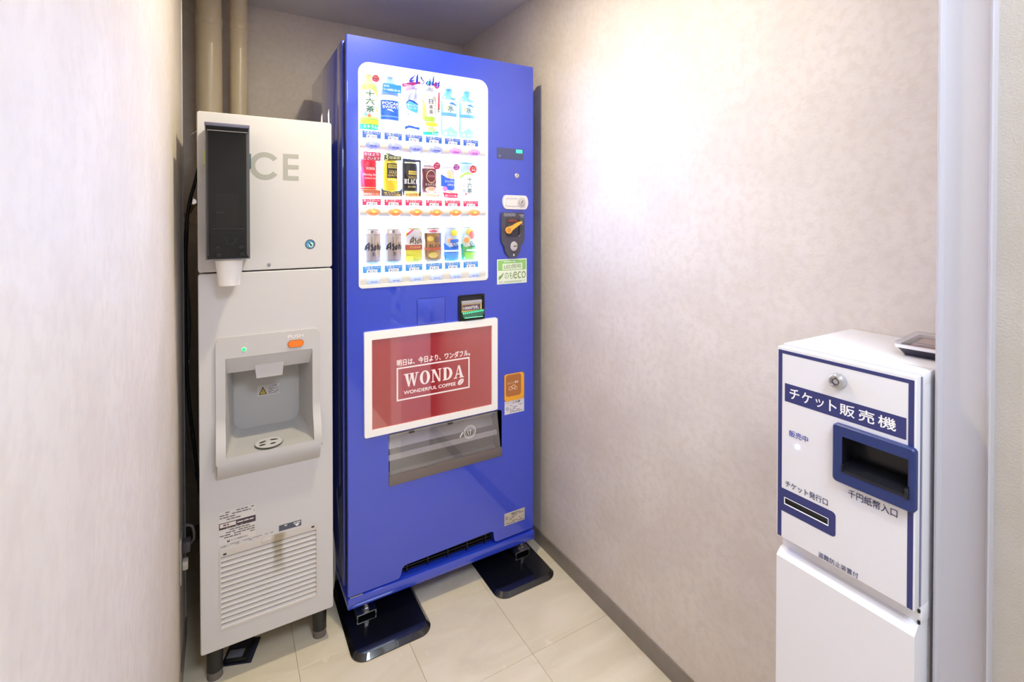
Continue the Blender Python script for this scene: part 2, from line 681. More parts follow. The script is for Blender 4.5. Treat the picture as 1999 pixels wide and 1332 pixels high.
# grille visible in the bottom cut-out
g = V('bottom_grille')
g.box(.495, .875, VY + .034, VY + .040, .118, .175, DARK)
for k in range(4):
    g.box(.505, .868, VY + .022, VY + .034, .126 + k * .011, .129 + k * .011, BLACK)
for k in range(5):
    g.box(.53 + k * .075, .534 + k * .075, VY + .018, VY + .034, .12, .172, BLACK)
g.done()
g = V('base_frame', smooth=35)
g.box(0.3335, 1.0325, VY - .004, 2.28, .083, .1165, BLUE, .002)
g.done()
# --- display window
g = V('display_case')
yb = 1.683
g.box(WX0 - .03, WX1 + .006, yb, yb + .012, WZ0 - .004, WZ1 + .012, DISPW)
for (a, b, c, d) in ((WX0 - .012, WX0 - .004, WZ0, WZ1 + .01), (WX1 + .0005, WX1 + .008, WZ0, WZ1 + .01)):
    g.box(a, b, VY + .031, yb, c, d, WHITE)
g.box(WX0 - .012, WX1 + .008, VY + .031, yb, WZ1 + .002, WZ1 + .01, WHITE)
g.box(WX0 - .012, WX1 + .008, VY + .031, yb, WZ0 - .008, WZ0 - .001, WHITE)
g.done()
g = V('led_strip')
g.box(WX0 - .0035, WX0 - .001, VY + .033, VY + .045, WZ0 + .03, WZ1 - .03, LEDM)
g.box(WX0 + .03, WX1 - .03, VY + .033, VY + .045, WZ1 - .0005, WZ1 + .0015, LEDM)
g.box(WX1 - .0015, WX1 + .0005, VY + .033, VY + .045, WZ0 + .03, WZ1 - .03, LEDM)
g.done()
g = V('window_frame', smooth=40)
wo = rrect(WX0 - .001, WX1 + .001, WZ0 - .001, WZ1 + .001, (.013, .013, .037, .037), 8)
wi = rrect(WX0 + .003, WX1 - .003, WZ0 + .010, WZ1 - .004, (.008, .008, .034, .034), 8)
g.prism(wo, VY - .0025, VY + .03, WHITE, [wi[::-1]])
g.done()
GLASS = clear_mat('clear_acrylic', (252, 253, 255), 1.35)
g = V('display_window')
g.sheet(rrect(WX0 + .003, WX1 - .003, WZ0 + .010, WZ1 - .004, (.008, .008, .034, .034), 8), VY + .004, GLASS)
g.done()
# shelves with selection buttons
RAILM = M((226, 220, 210), 0.4, name='rail_plastic')
rail_z = (1.5615, 1.3435, 1.1225)
BX = [0.4197, 0.4925, 0.5648, 0.6366, 0.7095, 0.7826]
bcol = [[((150, 160, 235), (86, 82, 196))] * 4 + [((205, 150, 225), (196, 40, 160))] * 2,
        [((240, 150, 96), (206, 92, 40))] * 6,
        [((190, 205, 240), (96, 110, 190))] * 6]
_btn = {}
for ri, rz in enumerate(rail_z):
    g = V('button_rail', smooth=50)
    pr = []
    hz, dp = (.0165, .016) if ri < 2 else (.019, .018)
    for k in range(13):
        a = PI * k / 12
        pr.append((VY + .026 - dp * math.sin(a), rz + hz * math.cos(a)))
    n = len(pr)
    vv = [(WX0 + .0035, y, z) for y, z in pr] + [(WX1 - .0035, y, z) for y, z in pr]
    g.add(vv, [(i, i + 1, n + i + 1, n + i) for i in range(n - 1)] + [tuple(range(n)), tuple(range(n, 2 * n))], RAILM)
    g.box(WX0 + .0035, WX1 - .0035, VY + .026, yb, rz + .010, rz + .014, WHITE)
    rail = g.done()
    for ci, bx in enumerate(BX):
        key = bcol[ri][ci]
        if key not in _btn:
            b = G('button', None, (0, 0, 0), smooth=60)
            c1, c2 = key
            em = .25 if ri != 1 else .35
            m1 = M(c1, .18, coat=.6, emit=em)
            b.lathe([(.0225, 0), (.0235, .002), (.0215, .0045), (.014, .0072), (.0, .0082)], (0, 0, 0), m1, 'Y', 28, 1.0, .58)
            m2 = M(c2, .4)
            if ri == 1:
                b.sheet(ell(0, .0025, .006, .004), -.0092, M((255, 214, 90), .3, emit=.8))
                b.stroke([(-.012, -.004), (-.004, -.0028), (0, -.0038), (.004, -.0028), (.012, -.004)], .0012, -.0088, m2)
            else:
                for sx in (-1, 1):
                    if ri == 0:
                        b.sheet(ell(sx * .0058, -.0052, .0056, .0034, 12, 0, PI), -.0090, m2)
                    else:
                        b.sheet(ell(sx * .0062, -.0045, .0052, .0026, 14), -.0088, m2, [ell(sx * .0062, -.0045, .0037, .0015, 14)[::-1]])
            _btn[key] = b.done()
            ob = _btn[key]
        else:
            ob = _btn[key].copy()
            COL.objects.link(ob)
        ob.name = 'button'
        ob.parent = rail
        ob.location = (bx - VX, .026 - dp + .0015 - .0, rz - .001)
        ob.rotation_euler = (math.radians(6), 0, 0)

# price tags
prices = [[160, 160, 160, 160, 130, 130], [130] * 6, [250, 250, 170, 220, 180, 180]]
TGX = [(0.3892, 0.4489), (0.4608, 0.5214), (0.5321, 0.5935), (0.6047, 0.6660), (0.6749, 0.7360), (0.7459, 0.8080)]
tag_z = [(1.5835, 1.6070), (1.3650, 1.3865), (1.1435, 1.1670)]
tcol = [(46, 92, 190), (222, 44, 92), (64, 140, 214)]
_tg = {}
for ri in range(3):
    for ci in range(6):
        pr = prices[ri][ci]
        key = (ri, pr)
        z0, z1 = tag_z[ri]
        w = .0605
        h = z1 - z0
        if key not in _tg:
            a = G('price_tag')
            c = M(tcol[ri], .5, emit=.15)
            a.box(0, w, 0, .0015, 0, h, c)
            a.sheet(rrect(.013, w - .013, .0004, h * .50, .0015, 3), -.0004, M((244, 246, 252), .5, emit=.2))
            pa = a.done()
            b = G('lettering', pa)
            b.text('つめた〜い' if ri != 1 else 'あったか〜い', .004, w - .004, h * .56, h * .97, -.0006, INKW, .02)
            b.text('¥%d' % pr, .016, w - .016, h * .07, h * .44, -.0008, M((70, 70, 110), .5), .015)
            b.done()
            _tg[key] = pa
        else:
            pa = _tg[key].copy()
            COL.objects.link(pa)
            for ch in _tg[key].children:
                c2 = ch.copy()
                COL.objects.link(c2)
                c2.parent = pa
        pa.parent = vm
        pa.location = (TGX[ci][0] - VX, .0245, z0)


def brush_logo(g, x0, x1, z0, z1, y, m):
    """the brewery's brush-cut word mark, built from tapering strokes"""
    W, H = x1 - x0, z1 - z0

    def S(pts, ws):
        g.stroke([(x0 + a * W, z0 + b * H) for a, b in pts], [q * W for q in ws], y, m)
    S([(.27, 1.0), (.15, .72), (.05, .42), (.02, .18), (.06, .12)], [.01, .035, .06, .07, .02])
    S([(.06, .2), (.12, .34), (.20, .40)], [.05, .03, .02])
    S([(.27, 1.0), (.245, .6), (.235, .3), (.20, .0)], [.01, .09, .085, .01])
    S([(.46, .80), (.40, .62), (.34, .66)], [.01, .03, .01])
    S([(.35, .74), (.40, .5), (.47, .32), (.42, .14), (.33, .06)], [.05, .055, .05, .045, .01])
    S([(.66, .74), (.655, .4), (.64, .05)], [.02, .06, .04])
    S([(.66, .66), (.57, .40), (.53, .18), (.56, .08), (.64, .2)], [.01, .035, .06, .04, .01])
    S([(.78, 1.0), (.765, .6), (.755, .1)], [.02, .065, .06])
    S([(.77, .45), (.82, .62), (.855, .4), (.855, .08)], [.01, .035, .05, .05])
    S([(.99, .92), (.955, .78)], [.01, .04])
    S([(.97, .68), (.955, .4), (.945, .06)], [.02, .06, .05])


g = V('window_lettering')
brush_logo(g, 0.5405, 0.6500, 1.7725, 1.8120, VY + .0032, M((34, 40, 168), .4))
g.text('SOFT DRINK', 0.5470, 0.6480, 1.7565, 1.7690, VY + .0032, M((40, 44, 70), .4), .0)
g.done()

# --- square cover, bill validator
g = V('square_cover', smooth=35)
g.prism(rrect(.5635, .6655, .960, 1.0505, .005, 4), VY - .0005, VY + .004, BLUE_D, [rrect(.5649, .6641, .9614, 1.0491, .004, 4)[::-1]])
g.box(.5649, .6641, VY - .0012, VY + .003, .9614, 1.0491, BLUE, .0012)
g.done()
g = V('bill_validator', smooth=35)
g.prism(rrect(.7140, .8165, .9600, 1.0500, .004, 4), VY - .006, VY + .001, BLACK, [rect(.7215, .8090, .9670, 1.0430)[::-1]])
g.box(.7215, .8090, VY - .0015, VY + .000, .9670, 1.0430, M((40, 40, 48), .4))
g.box(.7250, .8040, VY - .010, VY - .001, 1.0180, 1.0300, M((176, 172, 180), .35), .001)
bv = g.done()
g = V('bill_label', parent=bv)
g.sheet(rect(.7255, .8045, .9905, 1.0180), VY - .0065, M((230, 200, 110), .5))
g.sheet(rect(.7275, .7990, .9955, 1.0150), VY - .0068, M((112, 84, 110), .5))
g.text('1000円札', .7315, .7930, .9985, 1.0110, VY - .0072, INKW, .03)
g.done()
g = V('bill_slot', parent=bv)
g.prism([(.7235, .9900), (.7300, .9700), (.8060, .9760), (.8120, .9960)], VY - .016, VY - .002, M((70, 120, 100), .35))
for k in range(11):
    g.box(.726 + k * .0075, .7295 + k * .0075, VY - .018, VY - .015, .9850 + k * .0005, .9900 + k * .0005, M((70, 225, 160), .4, emit=1.2))
g.box(.732, .804, VY - .018, VY - .014, .9700, .9725, M((110, 220, 180), .4, emit=.5))
g.done()
# --- poster with its frame
g = V('poster_frame', smooth=35)
g.prism(rrect(.3850, .8670, .6205, .9585, .006, 4), VY - .012, VY, M((252, 251, 252), .35, name='frame_white'),
        [rect(.4090, .8435, .6415, .9325)[::-1]])
pf = g.done()
POST = M((172, 18, 36), 0.5, coat=1.0, coat_ior=2.7, name='red_poster')
g = V('poster', parent=pf)
g.box(.4085, .8440, VY - .006, VY - .001, .6410, .9330, POST)
g.done()


def serif(g, ch, x0, x1, z0, z1, y, m):
    W, H = x1 - x0, z1 - z0

    def P(*pts):
        g.sheet([(x0 + a * W, z0 + b * H) for a, b in pts], y, m)

    def bar(a0, a1, b0, b1):
        P((a0, b0), (a1, b0), (a1, b1), (a0, b1))
    if ch == 'W':
        P((.06, 1), (.28, 1), (.40, .0), (.30, .0)); P((.50, 1), (.56, 1), (.38, 0), (.30, 0))
        P((.42, 1), (.64, 1), (.76, .0), (.66, .0)); P((.86, 1), (.93, 1), (.74, 0), (.66, 0))
        bar(0, .34, .93, 1); bar(.38, .68, .93, 1); bar(.78, 1, .93, 1)
    elif ch == 'O':
        g.sheet(ell(x0 + .5 * W, z0 + .5 * H, .5 * W, .53 * H, 28), y, m, [ell(x0 + .5 * W, z0 + .5 * H, .22 * W, .45 * H, 28)[::-1]])
    elif ch == 'N':
        bar(.12, .22, 0, 1); P((.08, 1), (.36, 1), (.88, 0), (.72, 0)); bar(.78, .88, 0, 1)
        bar(0, .34, 0, .08); bar(0, .3, .93, 1); bar(.66, 1, .93, 1)
    elif ch == 'D':
        bar(.1, .38, 0, 1); bar(0, .45, .93, 1); bar(0, .45, 0, .07)
        o = [(.4, 0)] + [(.4 + .6 * math.sin(a), .5 - .5 * math.cos(a)) for a in [PI * k / 14 for k in range(15)]] + [(.4, 1)]
        i = [(.38, .09)] + [(.38 + .32 * math.sin(a), .5 - .41 * math.cos(a)) for a in [PI * k / 14 for k in range(15)]] + [(.38, .91)]
        n = len(o)
        for k in range(n - 1):
            P(o[k], o[k + 1], i[k + 1], i[k])
    elif ch == 'A':
        P((.44, 1), (.58, 1), (.92, 0), (.64, 0)); P((.44, 1), (.52, 1), (.22, 0), (.12, 0))
        bar(.25, .72, .28, .36); bar(0, .34, 0, .07); bar(.54, 1, 0, .07)
    elif ch == 'B':
        bar(.12, .36, 0, 1)
        for c0, c1 in ((.48, 1), (0, .52)):
            zz, hh = (c0 + c1) / 2, (c1 - c0) / 2
            for k in range(10):
                a, b = PI * k / 10, PI * (k + 1) / 10
                P((.36 + .58 * math.sin(a), zz - hh * math.cos(a)), (.36 + .58 * math.sin(b), zz - hh * math.cos(b)),
                  (.36 + .3 * math.sin(b), zz - (hh - .09) * math.cos(b)), (.36 + .3 * math.sin(a), zz - (hh - .09) * math.cos(a)))
        bar(0, .4, 0, .08); bar(0, .4, .92, 1)
    elif ch == 'L':
        bar(.15, .42, 0, 1); bar(0, .6, .92, 1); bar(0, .95, 0, .09); bar(.85, .95, 0, .3)
    elif ch == 'C':
        g.sheet([(x0 + (.5 + .5 * math.cos(a)) * W, z0 + (.5 + .52 * math.sin(a)) * H) for a in [.7 + (2 * PI - 1.4) * k / 20 for k in range(21)]]
                + [(x0 + (.54 + .27 * math.cos(a)) * W, z0 + (.5 + .43 * math.sin(a)) * H) for a in [.7 + (2 * PI - 1.4) * k / 20 for k in range(20, -1, -1)]], y, m)
    elif ch == 'K':
        bar(.12, .38, 0, 1); bar(0, .5, .93, 1); bar(0, .5, 0, .07)
        P((.38, .42), (.38, .55), (.78, 1), (.9, 1)); P((.48, .6), (.62, .7), (1, 0), (.7, 0))


def serif_word(g, word, x0, x1, z0, z1, y, m, wd=None):
    wd = wd or [1.0] * len(word)
    tot = sum(wd) + .12 * (len(word) - 1)
    x = x0
    for ch, w in zip(word, wd):
        ww = (x1 - x0) * w / tot
        serif(g, ch, x, x + ww, z0, z1, y, m)
        x += ww + (x1 - x0) * .12 / tot


g = V('poster_lettering', parent=pf)
py_ = VY - .0064
PINK = M((250, 238, 240), .5, name='poster_white')
g.text('明日は、今日より、ワンダフル。', .4915, .7585, .8330, .8560, py_, PINK, .05)
g.prism(rect(.4907, .7560, .7185, .8290), py_, py_, PINK, [rect(.4957, .7510, .7235, .8240)[::-1]])
serif_word(g, 'WONDA', .5150, .7340, .7605, .8050, py_, PINK, [1.35, .95, 1.0, .95, 1.05])
g.text('WONDERFUL COFFEE', .5150, .7020, .7365, .7485, py_, PINK, .07)
c, s_ = math.cos(.7), math.sin(.7)
bean = [(.7215 + (a * c - b * s_), .7455 + (a * s_ + b * c)) for a, b in ell(0, 0, .0135, .0085, 22)]
slit = [(.7215 + (a * c - b * s_), .7455 + (a * s_ + b * c)) for a, b in
        [(-.0115, -.0012), (-.004, -.0022), (.004, .0004), (.0115, -.0004), (.0115, .0010), (.004, .0020), (-.004, -.0006), (-.0115, .0004)]]
g.sheet(bean, py_, PINK, [slit[::-1]])
g.done()

# --- delivery port
g = V('delivery_port', smooth=30)
for (ya, za, yc, zc, mm) in ((.030, PZ1, .085, .560, M((214, 208, 210), .5, metal=.2)), (.085, .560, .070, .530, STEELR), (.070, .530, .040, .524, STEEL),
                             (.040, .524, .036, .506, M((226, 222, 220), .35, metal=.3)), (.036, .506, .060, .500, BLACK), (.060, .500, .058, .458, M((104, 100, 108), .3, metal=.6)), (.058, .458, .012, PZ0, STEELR)):
    g.add([(PX0, VY + ya, za), (PX1, VY + ya, za), (PX1, VY + yc, zc), (PX0, VY + yc, zc)], [(0, 1, 2, 3)], mm)
for x in (PX0, PX1):
    g.add([(x, VY + .001, PZ1), (x, VY + .03, PZ1), (x, VY + .085, .545), (x, VY + .06, .52), (x, VY + .055, .455), (x, VY + .012, PZ0), (x, VY + .001, PZ0)],
          [(0, 1, 2, 3, 4, 5, 6)], M((60, 60, 70), .4))
g.add([(PX0, VY, PZ1), (PX1, VY, PZ1), (PX1, VY + .03, PZ1), (PX0, VY + .03, PZ1)], [(0, 1, 2, 3)], BLACK)
dp_ = g.done()
FLAP = clear_mat('flap_acrylic', (242, 242, 248), 2.7, 0.03, .16, (206, 204, 212))
g = V('flap', parent=dp_, smooth=30)
g.sheet([(PX0 + .004, .472), (PX1 - .004, .472), (PX1 - .018, PZ1 - .004), (PX0 + .004, PZ1 - .004)], VY + .0025, FLAP)
g.box(PX0 + .004, PX1 - .018, VY + .0010, VY + .0045, PZ1 - .006, PZ1 - .004, STEELR)
g.done()
g = V('flap_mark', parent=dp_)
cx, cz = .7600, .5570
for a, b in ((.0235, .0215), (.0180, .0170)):
    g.sheet(ell(cx, cz, a, a, 30), VY + .0008, INKW, [ell(cx, cz, b, b, 30)[::-1]])
g.stroke([(cx - .006, cz + .009), (cx - .009, cz), (cx - .003, cz - .009)], .0018, VY + .0008, INKW)
g.stroke([(cx + .001, cz + .010), (cx + .003, cz), (cx + .002, cz - .010)], .0018, VY + .0008, INKW)
g.stroke([(cx - .004, cz + .003), (cx + .008, cz + .004)], .0014, VY + .0008, INKW)
g.stroke([(.722, .545), (.728, .556), (.7335, .560)], .004, VY + .0008, INKW)
g.done()
g = V('port_lip', parent=dp_, smooth=35)
g.box(PX0, PX1, VY - .004, VY + .012, PZ0 - .0005, .4725, M((122, 112, 110), .35, metal=.3), .003)
g.done()
for hx in (.535, .675):
    g = V('hinge', parent=dp_)
    g.box(hx, hx + .018, VY - .002, VY + .003, PZ1 - .012, PZ1 - .006, M((70, 60, 50), .4), .0008)
    g.done()
for hx, zz in ((.5290, .5060), (.8120, .5060)):
    g = V('port_bolt', parent=dp_, smooth=40)
    g.lathe([(.0125, 0), (.0125, .003), (.010, .005)], (hx, VY + .059, zz), DARK, 'Y', 20)
    g.lathe([(.006, 0), (.006, .006)], (hx, VY + .059, zz), STEEL, 'Y', 16)
    g.done()

# --- coin side: display, locks, coin unit, change cup, stickers
g = V('price_display', smooth=35)
g.prism(rrect(.8705, .9835, 1.5435, 1.5838, .0015, 3), VY - .0012, VY, M((62, 70, 116), .22, coat=.6), cap_back=False)
g.lathe([(.003, 0), (.003, .0008), (.002, .001)], (.8815, VY - .0012, 1.5535), M((120, 126, 160), .4), 'Y', 14)
pdp = g.done()
g = V('digits', parent=pdp)
GR = M((40, 235, 130), .4, emit=3.0, name='green_led')
g.sheet(rect(.9520, .9790, 1.5690, 1.5810), VY - .0016, GR)
g.done()
g = V('small_lock', smooth=40)
g.lathe([(.0095, 0), (.0095, .003), (.0075, .005), (.0, .005)], (.9549, VY, 1.4838), CHROME, 'Y', 20)
g.box(.9540, .9558, VY - .0056, VY - .0048, 1.479, 1.489, INKD)
g.done()
g = V('door_handle', smooth=40)
hp = [(.8920, 1.383), (.8935, 1.372), (.8985, 1.361), (.9060, 1.3575), (.9880, 1.3565), (.9950, 1.361), (1.0000, 1.371), (1.0016, 1.383),
      (1.0000, 1.395), (.9950, 1.405), (.9880, 1.4090), (.9060, 1.4095), (.8985, 1.406), (.8935, 1.395)]
g.prism(hp, VY - .008, VY, M((226, 224, 230), .3))
dh = g.done()
g = V('pull', parent=dh, smooth=40)
g.prism(rrect(.9020, .9560, 1.3690, 1.3990, .006, 5), VY - .0095, VY - .008, M((214, 212, 220), .35), [rrect(.9034, .9546, 1.3704, 1.3976, .005, 5)[::-1]])
g.lathe([(.0190, 0), (.0185, .002), (.0150, .0025)], (.9700, VY - .008, 1.3840), M((210, 208, 214), .35), 'Y', 28)
g.lathe([(.0110, 0), (.0105, .005), (.0, .0055)], (.9700, VY - .0095, 1.3840), CHROME, 'Y', 24)
g.box(.9690, .9712, VY - .0160, VY - .0148, 1.378, 1.390, INKD, rot=Matrix.Rotation(.5, 3, 'Y').to_euler())
g.done()
CG = M((74, 72, 88), .38, name='coin_unit_grey')
g = V('coin_unit', smooth=40)
cu_ = [(.8890, 1.3445), (.8855, 1.3400), (.8855, 1.2400), (.8900, 1.2280), (.8985, 1.2180), (.9005, 1.2010), (.9080, 1.1880), (.9180, 1.1790),
       (.9310, 1.1750), (.9440, 1.1760), (.9560, 1.1830), (.9640, 1.1940), (.9680, 1.2080), (.9690, 1.2190), (.9800, 1.2300), (.9845, 1.2420),
       (.9855, 1.3380), (.9820, 1.3440)]
g.prism(cu_, VY - .008, VY, CG)
coin = g.done()
g = V('coin_mouth', parent=coin, smooth=40)
g.box(.9080, .9560, VY - .0110, VY - .0075, 1.2560, 1.3240, M((58, 56, 70), .35), .002)
g.box(.9120, .9500, VY - .0130, VY - .0100, 1.3080, 1.3190, M((120, 60, 50), .4), .001)
g.box(.9560, .9640, VY - .0085, VY - .0075, 1.2600, 1.3160, BLACK)
g.done()
g = V('return_lever', parent=coin, smooth=40)
lv = [(.8990, 1.2760), (.9000, 1.2840), (.9060, 1.2910), (.9150, 1.2925), (.9270, 1.2960), (.9420, 1.3040), (.9560, 1.3100), (.9660, 1.3115),
      (.9690, 1.3080), (.9620, 1.3020), (.9470, 1.2920), (.9330, 1.2830), (.9250, 1.2770), (.9210, 1.2700), (.9130, 1.2660), (.9040, 1.2680)]
g.prism(lv, VY - .019, VY - .011, M((246, 178, 70), .4))
g.lathe([(.009, 0), (.009, .012)], (.9110, VY - .008, 1.2800), M((214, 140, 60), .4), 'Y', 16)
g.done()
g = V('coin_hole', parent=coin, smooth=40)
g.lathe([(.0160, 0), (.0155, .003), (.0140, .0035), (.0, .003)], (.9370, VY - .008, 1.2190), CHROME, 'Y', 28, 1.0, 1.15)
g.box(.9350, .9490, VY - .0125, VY - .0112, 1.2175, 1.2200, INKD)
g.done()
g = V('coin_print', parent=coin)
LG = M((170, 172, 190), .5)
for k in range(4):
    cc = .9010 + k * .0125
    g.sheet(ell(cc, 1.3365, .0062, .0062, 16), VY - .0084, LG, [ell(cc, 1.3365, .0048, .0048, 16)[::-1]])
    g.sheet(rect(cc - .003, cc + .003, 1.3355, 1.3375), VY - .0084, LG)
g.sheet(rect(.9620, .9820, 1.3340, 1.3370), VY - .0084, LG)
g.text('お札', .9670, .9820, 1.3255, 1.3330, VY - .0084, LG, .02)
g.stroke([(.9700, 1.3170), (.9745, 1.3060), (.9750, 1.2960)], [.001, .003, .002], VY - .0084, LG)
g.stroke([(.9600, 1.2560), (.9660, 1.2610)], .002, VY - .0084, LG)
g.sheet(rect(.9350, .9410, 1.1820, 1.1900), VY - .0084, M((200, 200, 205), .4))
g.done()
# eco sticker
g = V('eco_sticker')
g.sheet(rect(.8705, .9995, 1.0785, 1.1710), VY - .0004, M((232, 240, 226), .5))
LGN = M((146, 204, 120), .5)
g.sheet(rect(.8745, .9960, 1.1290, 1.1670), VY - .0008, LGN)
g.sheet(rrect(.8930, .9790, 1.1310, 1.1545, .002, 2), VY - .0012, M((226, 240, 214), .5))
es = g.done()
g = V('lettering', parent=es)
g.text('LED照明', .9000, .9720, 1.1345, 1.1510, VY - .0016, M((122, 142, 116), .5), .0)
ink_lines(g, .8990, .9620, 1.1575, 1.1650, VY - .0016, M((236, 246, 230), .5), 1, 3)
GG = M((120, 168, 96), .5)
g.text('のも', .9030, .9380, 1.0960, 1.1230, VY - .0010, GG, .0)
g.text('eco', .9400, .9950, 1.0960, 1.1230, VY - .0010, M((132, 156, 104), .5), .0)
g.prism([(.8760, 1.0980), (.8790, 1.1090), (.8870, 1.1110), (.8960, 1.1200), (.8985, 1.1190), (.8930, 1.1080), (.8870, 1.1000), (.8800, 1.0960)], VY - .0010, VY - .0010, GG)
ink_lines(g, .8790, .9930, 1.0820, 1.0900, VY - .0010, M((150, 180, 140), .5), 2, 9)
g.done()
# orange window with cup picture, warning and rating plates
OR = M((242, 170, 40), .3, coat=.5)
g = V('change_window', smooth=40)
g.prism(rrect(.9005, .9860, .6390, .7395, .010, 5), VY - .004, VY, OR)
g.prism(rrect(.9060, .9720, .6560, .7370, .010, 5), VY - .0045, VY - .004, M((178, 108, 50), .25, coat=.6))
cw = g.done()
g = V('lettering', parent=cw)
BR = M((232, 196, 168), .5)
g.text('ホワイト', .9120, .9400, .7010, .7100, VY - .0050, BR, .02)
g.text('専用', .9430, .9590, .7020, .7120, VY - .0050, M((236, 226, 220), .5), .03)
for q in ((.926, .686, .009), (.939, .690, .010), (.948, .684, .008)):
    g.sheet(ell(q[0], q[1], q[2], q[2] * .8, 18), VY - .0050, BR, [ell(q[0], q[1], q[2] * .75, q[2] * .55, 18)[::-1]])
g.done()
g = V('warning_sticker')
g.sheet(rect(.9025, .9880, .5885, .6390), VY - .0004, M((226, 222, 232), .5))
ws_ = g.done()
g = V('lettering', parent=ws_)
g.text('⚠注意', .9350, .9700, .6250, .6340, VY - .0008, INKD, .01)
g.sheet(ell(.9140, .6090, .0065, .0065, 16), VY - .0008, INKD, [ell(.9140, .6090, .0052, .0052, 16)[::-1]])
g.stroke([(.9100, .6130), (.9180, .6050)], .0012, VY - .0008, INKD)
ink_lines(g, .9250, .9830, .5920, .6220, VY - .0008, INKG, 5, 4, .35)
g.done()
g = V('rating_plate')
g.box(.9015, .9905, VY - .0010, VY, .1710, .2170, M((206, 196, 186), .35, metal=.3), .0004)
rp = g.done()
g = V('lettering', parent=rp)
ink_lines(g, .9060, .9860, .1745, .2130, VY - .0014, INKG, 7, 5, .4)
g.sheet(rect(.933, .943, .2090, .2120), VY - .0016, INKD)
g.done()
g = V('corner_clip')
g.box(.3400, .3800, VY - .0015, VY + .002, .1170, .1200, STEEL)
g.done()
# adjuster bolts with brackets
for bx in (.400, 1.005, .400, 1.005):
    pass
for i, (bx, by) in enumerate(((.400, 1.642), (1.000, 1.642), (.400, 2.235), (1.000, 2.235))):
    g = V('adjuster_foot', smooth=40)
    g.lathe([(.007, .030), (.007, .084)], (bx, by, 0), STEEL, 'Z', 14)
    g.lathe([(.013, .030), (.013, .040)], (bx, by, 0), STEEL, 'Z', 6)
    g.lathe([(.0105, .040), (.0105, .050)], (bx, by, 0), CHROME, 'Z', 6)
    g.box(bx - .030, bx + .030, by - .014, by + .07, .0255, .0295, STEEL, .0008)
    for sx in (-1, 1):
        g.box(bx + sx * .030 - .002, bx + sx * .030 + .002, by - .014, by + .07, .0155, .0285, STEEL, .0008)
    g.done()

# black foot plates under the machine
PAD = M((16, 17, 20), .12, coat=1.0, name='black_lacquer')
for (px0, px1, lab) in ((.325, .577, 'glossy black floor plate under the left foot of the blue machine'),
                        (.814, 1.062, 'glossy black floor plate under the right foot of the blue machine')):
    g = G('foot_plate', None, (px0, 1.478, 0), smooth=30)
    y0, y1 = 1.478, 1.86
    o1 = rrect(px0, px1, y0, y1, (.045, .045, .012, .012), 8)
    o2 = rrect(px0 + .012, px1 - .012, y0 + .012, y1 - .012, (.038, .038, .008, .008), 8)
    n = len(o1)
    vs = [(x, y, 0.0) for x, y in o1] + [(x, y, .003) for x, y in o1] + [(x, y, .0150) for x, y in o2]
    fs = [(i, (i + 1) % n, n + (i + 1) % n, n + i) for i in range(n)] + [(n + i, n + (i + 1) % n, 2 * n + (i + 1) % n, 2 * n + i) for i in range(n)]
    fs.append(tuple(range(2 * n, 3 * n)))
    g.add(vs, fs, PAD)
    tag(g.done(loc=(px0, 1.478, 0)), lab, 'foot plate', 'black plates under the drink machine')

# ------------------------------------------------------------------ the samples behind the window
SY = 1.662


def sample(name, label, cx, a, z0, z1, prof, body_m, shapes=(), texts=(), cap=None, lid=None, pops=(), group=None, cat='can', b=.014):
    """a display dummy: flattened round body; label shapes given in body units (u -1..1 across, v 0..1 up)"""
    t = thing(name, label, cat, (cx, SY, z0), group=group)
    H = z1 - z0

    def aw(v):
        v = min(max(v, 0), 1)
        for k in range(len(prof) - 1):
            if prof[k][0] <= v <= prof[k + 1][0]:
                q = (v - prof[k][0]) / max(prof[k + 1][0] - prof[k][0], 1e-6)
                return prof[k][1] + (prof[k + 1][1] - prof[k][1]) * q
        return prof[-1][1]
    g = G('body', t, smooth=50)
    g.lathe([(a * w, v * H) for v, w in prof], (0, 0, 0), body_m, seg=28, sx=1, sy=b / a)
    g.done()

    def mk(eps):
        def wr(u, y, v):
            w = aw(v)
            e = eps + y
            return (u * (a * w + e), -(b * w + e) * math.sqrt(max(0, 1 - min(1, abs(u)) ** 2)), v * H)
        return wr
    if shapes:
        g = G('label', t, wrap=mk(.0006), dice=.07)
        for i, (pts, c) in enumerate(shapes):
            m = c if not isinstance(c, tuple) else M(c, .35)
            g.sheet(pts, i * .00030, m)
        g.done()
    if texts:
        g = G('lettering', t, wrap=mk(.0012 + len(shapes) * .00030), dice=.12)
        for tx in texts:
            s, u0, u1, v0, v1, c = tx[:6]
            opt = tx[6] if len(tx) > 6 else {}
            if opt.get('serif'):
                serif_word(g, s, u0, u1, v0, v1, 0, M(c, .4))
            elif opt.get('brush'):
                brush_logo(g, u0, u1, v0, v1, 0, M(c, .4))
            else:
                g.text(s, u0, u1, v0, v1, 0, M(c, .4), opt.get('bold', .02), opt.get('vertical', False), opt.get('slant', 0))
        g.done()
    if cap:
        rr, h, c = cap
        g = G('cap', t, smooth=40)
        g.lathe([(rr, H), (rr, H + h * .9), (rr * .9, H + h)], (0, 0, 0), M(c, .35), seg=20, sy=min(1, b / a * 1.6))
        g.done()
    if lid:
        g = G('lid', t, smooth=40)
        w = prof[-1][1] * a
        g.lathe([(w * .98, H), (w * 1.02, H + .0015), (w * .98, H + .003), (w * .85, H + .0015)], (0, 0, 0), lid, seg=28, sy=b / a)
        g.done()
    for (pts, txts, c) in pops:
        g = G('pop_tag', t)
        g.prism([(x - cx, z - z0) for x, z in pts], -.0235, -.0228, M(c, .45))
        pt = g.done()
        if txts:
            g = G('lettering', pt)
            for (s, x0, x1, q0, q1, cc) in txts:
                g.text(s, x0 - cx, x1 - cx, q0 - z0, q1 - z0, -.0240, M(cc, .45), .02)
            g.done()
    return t


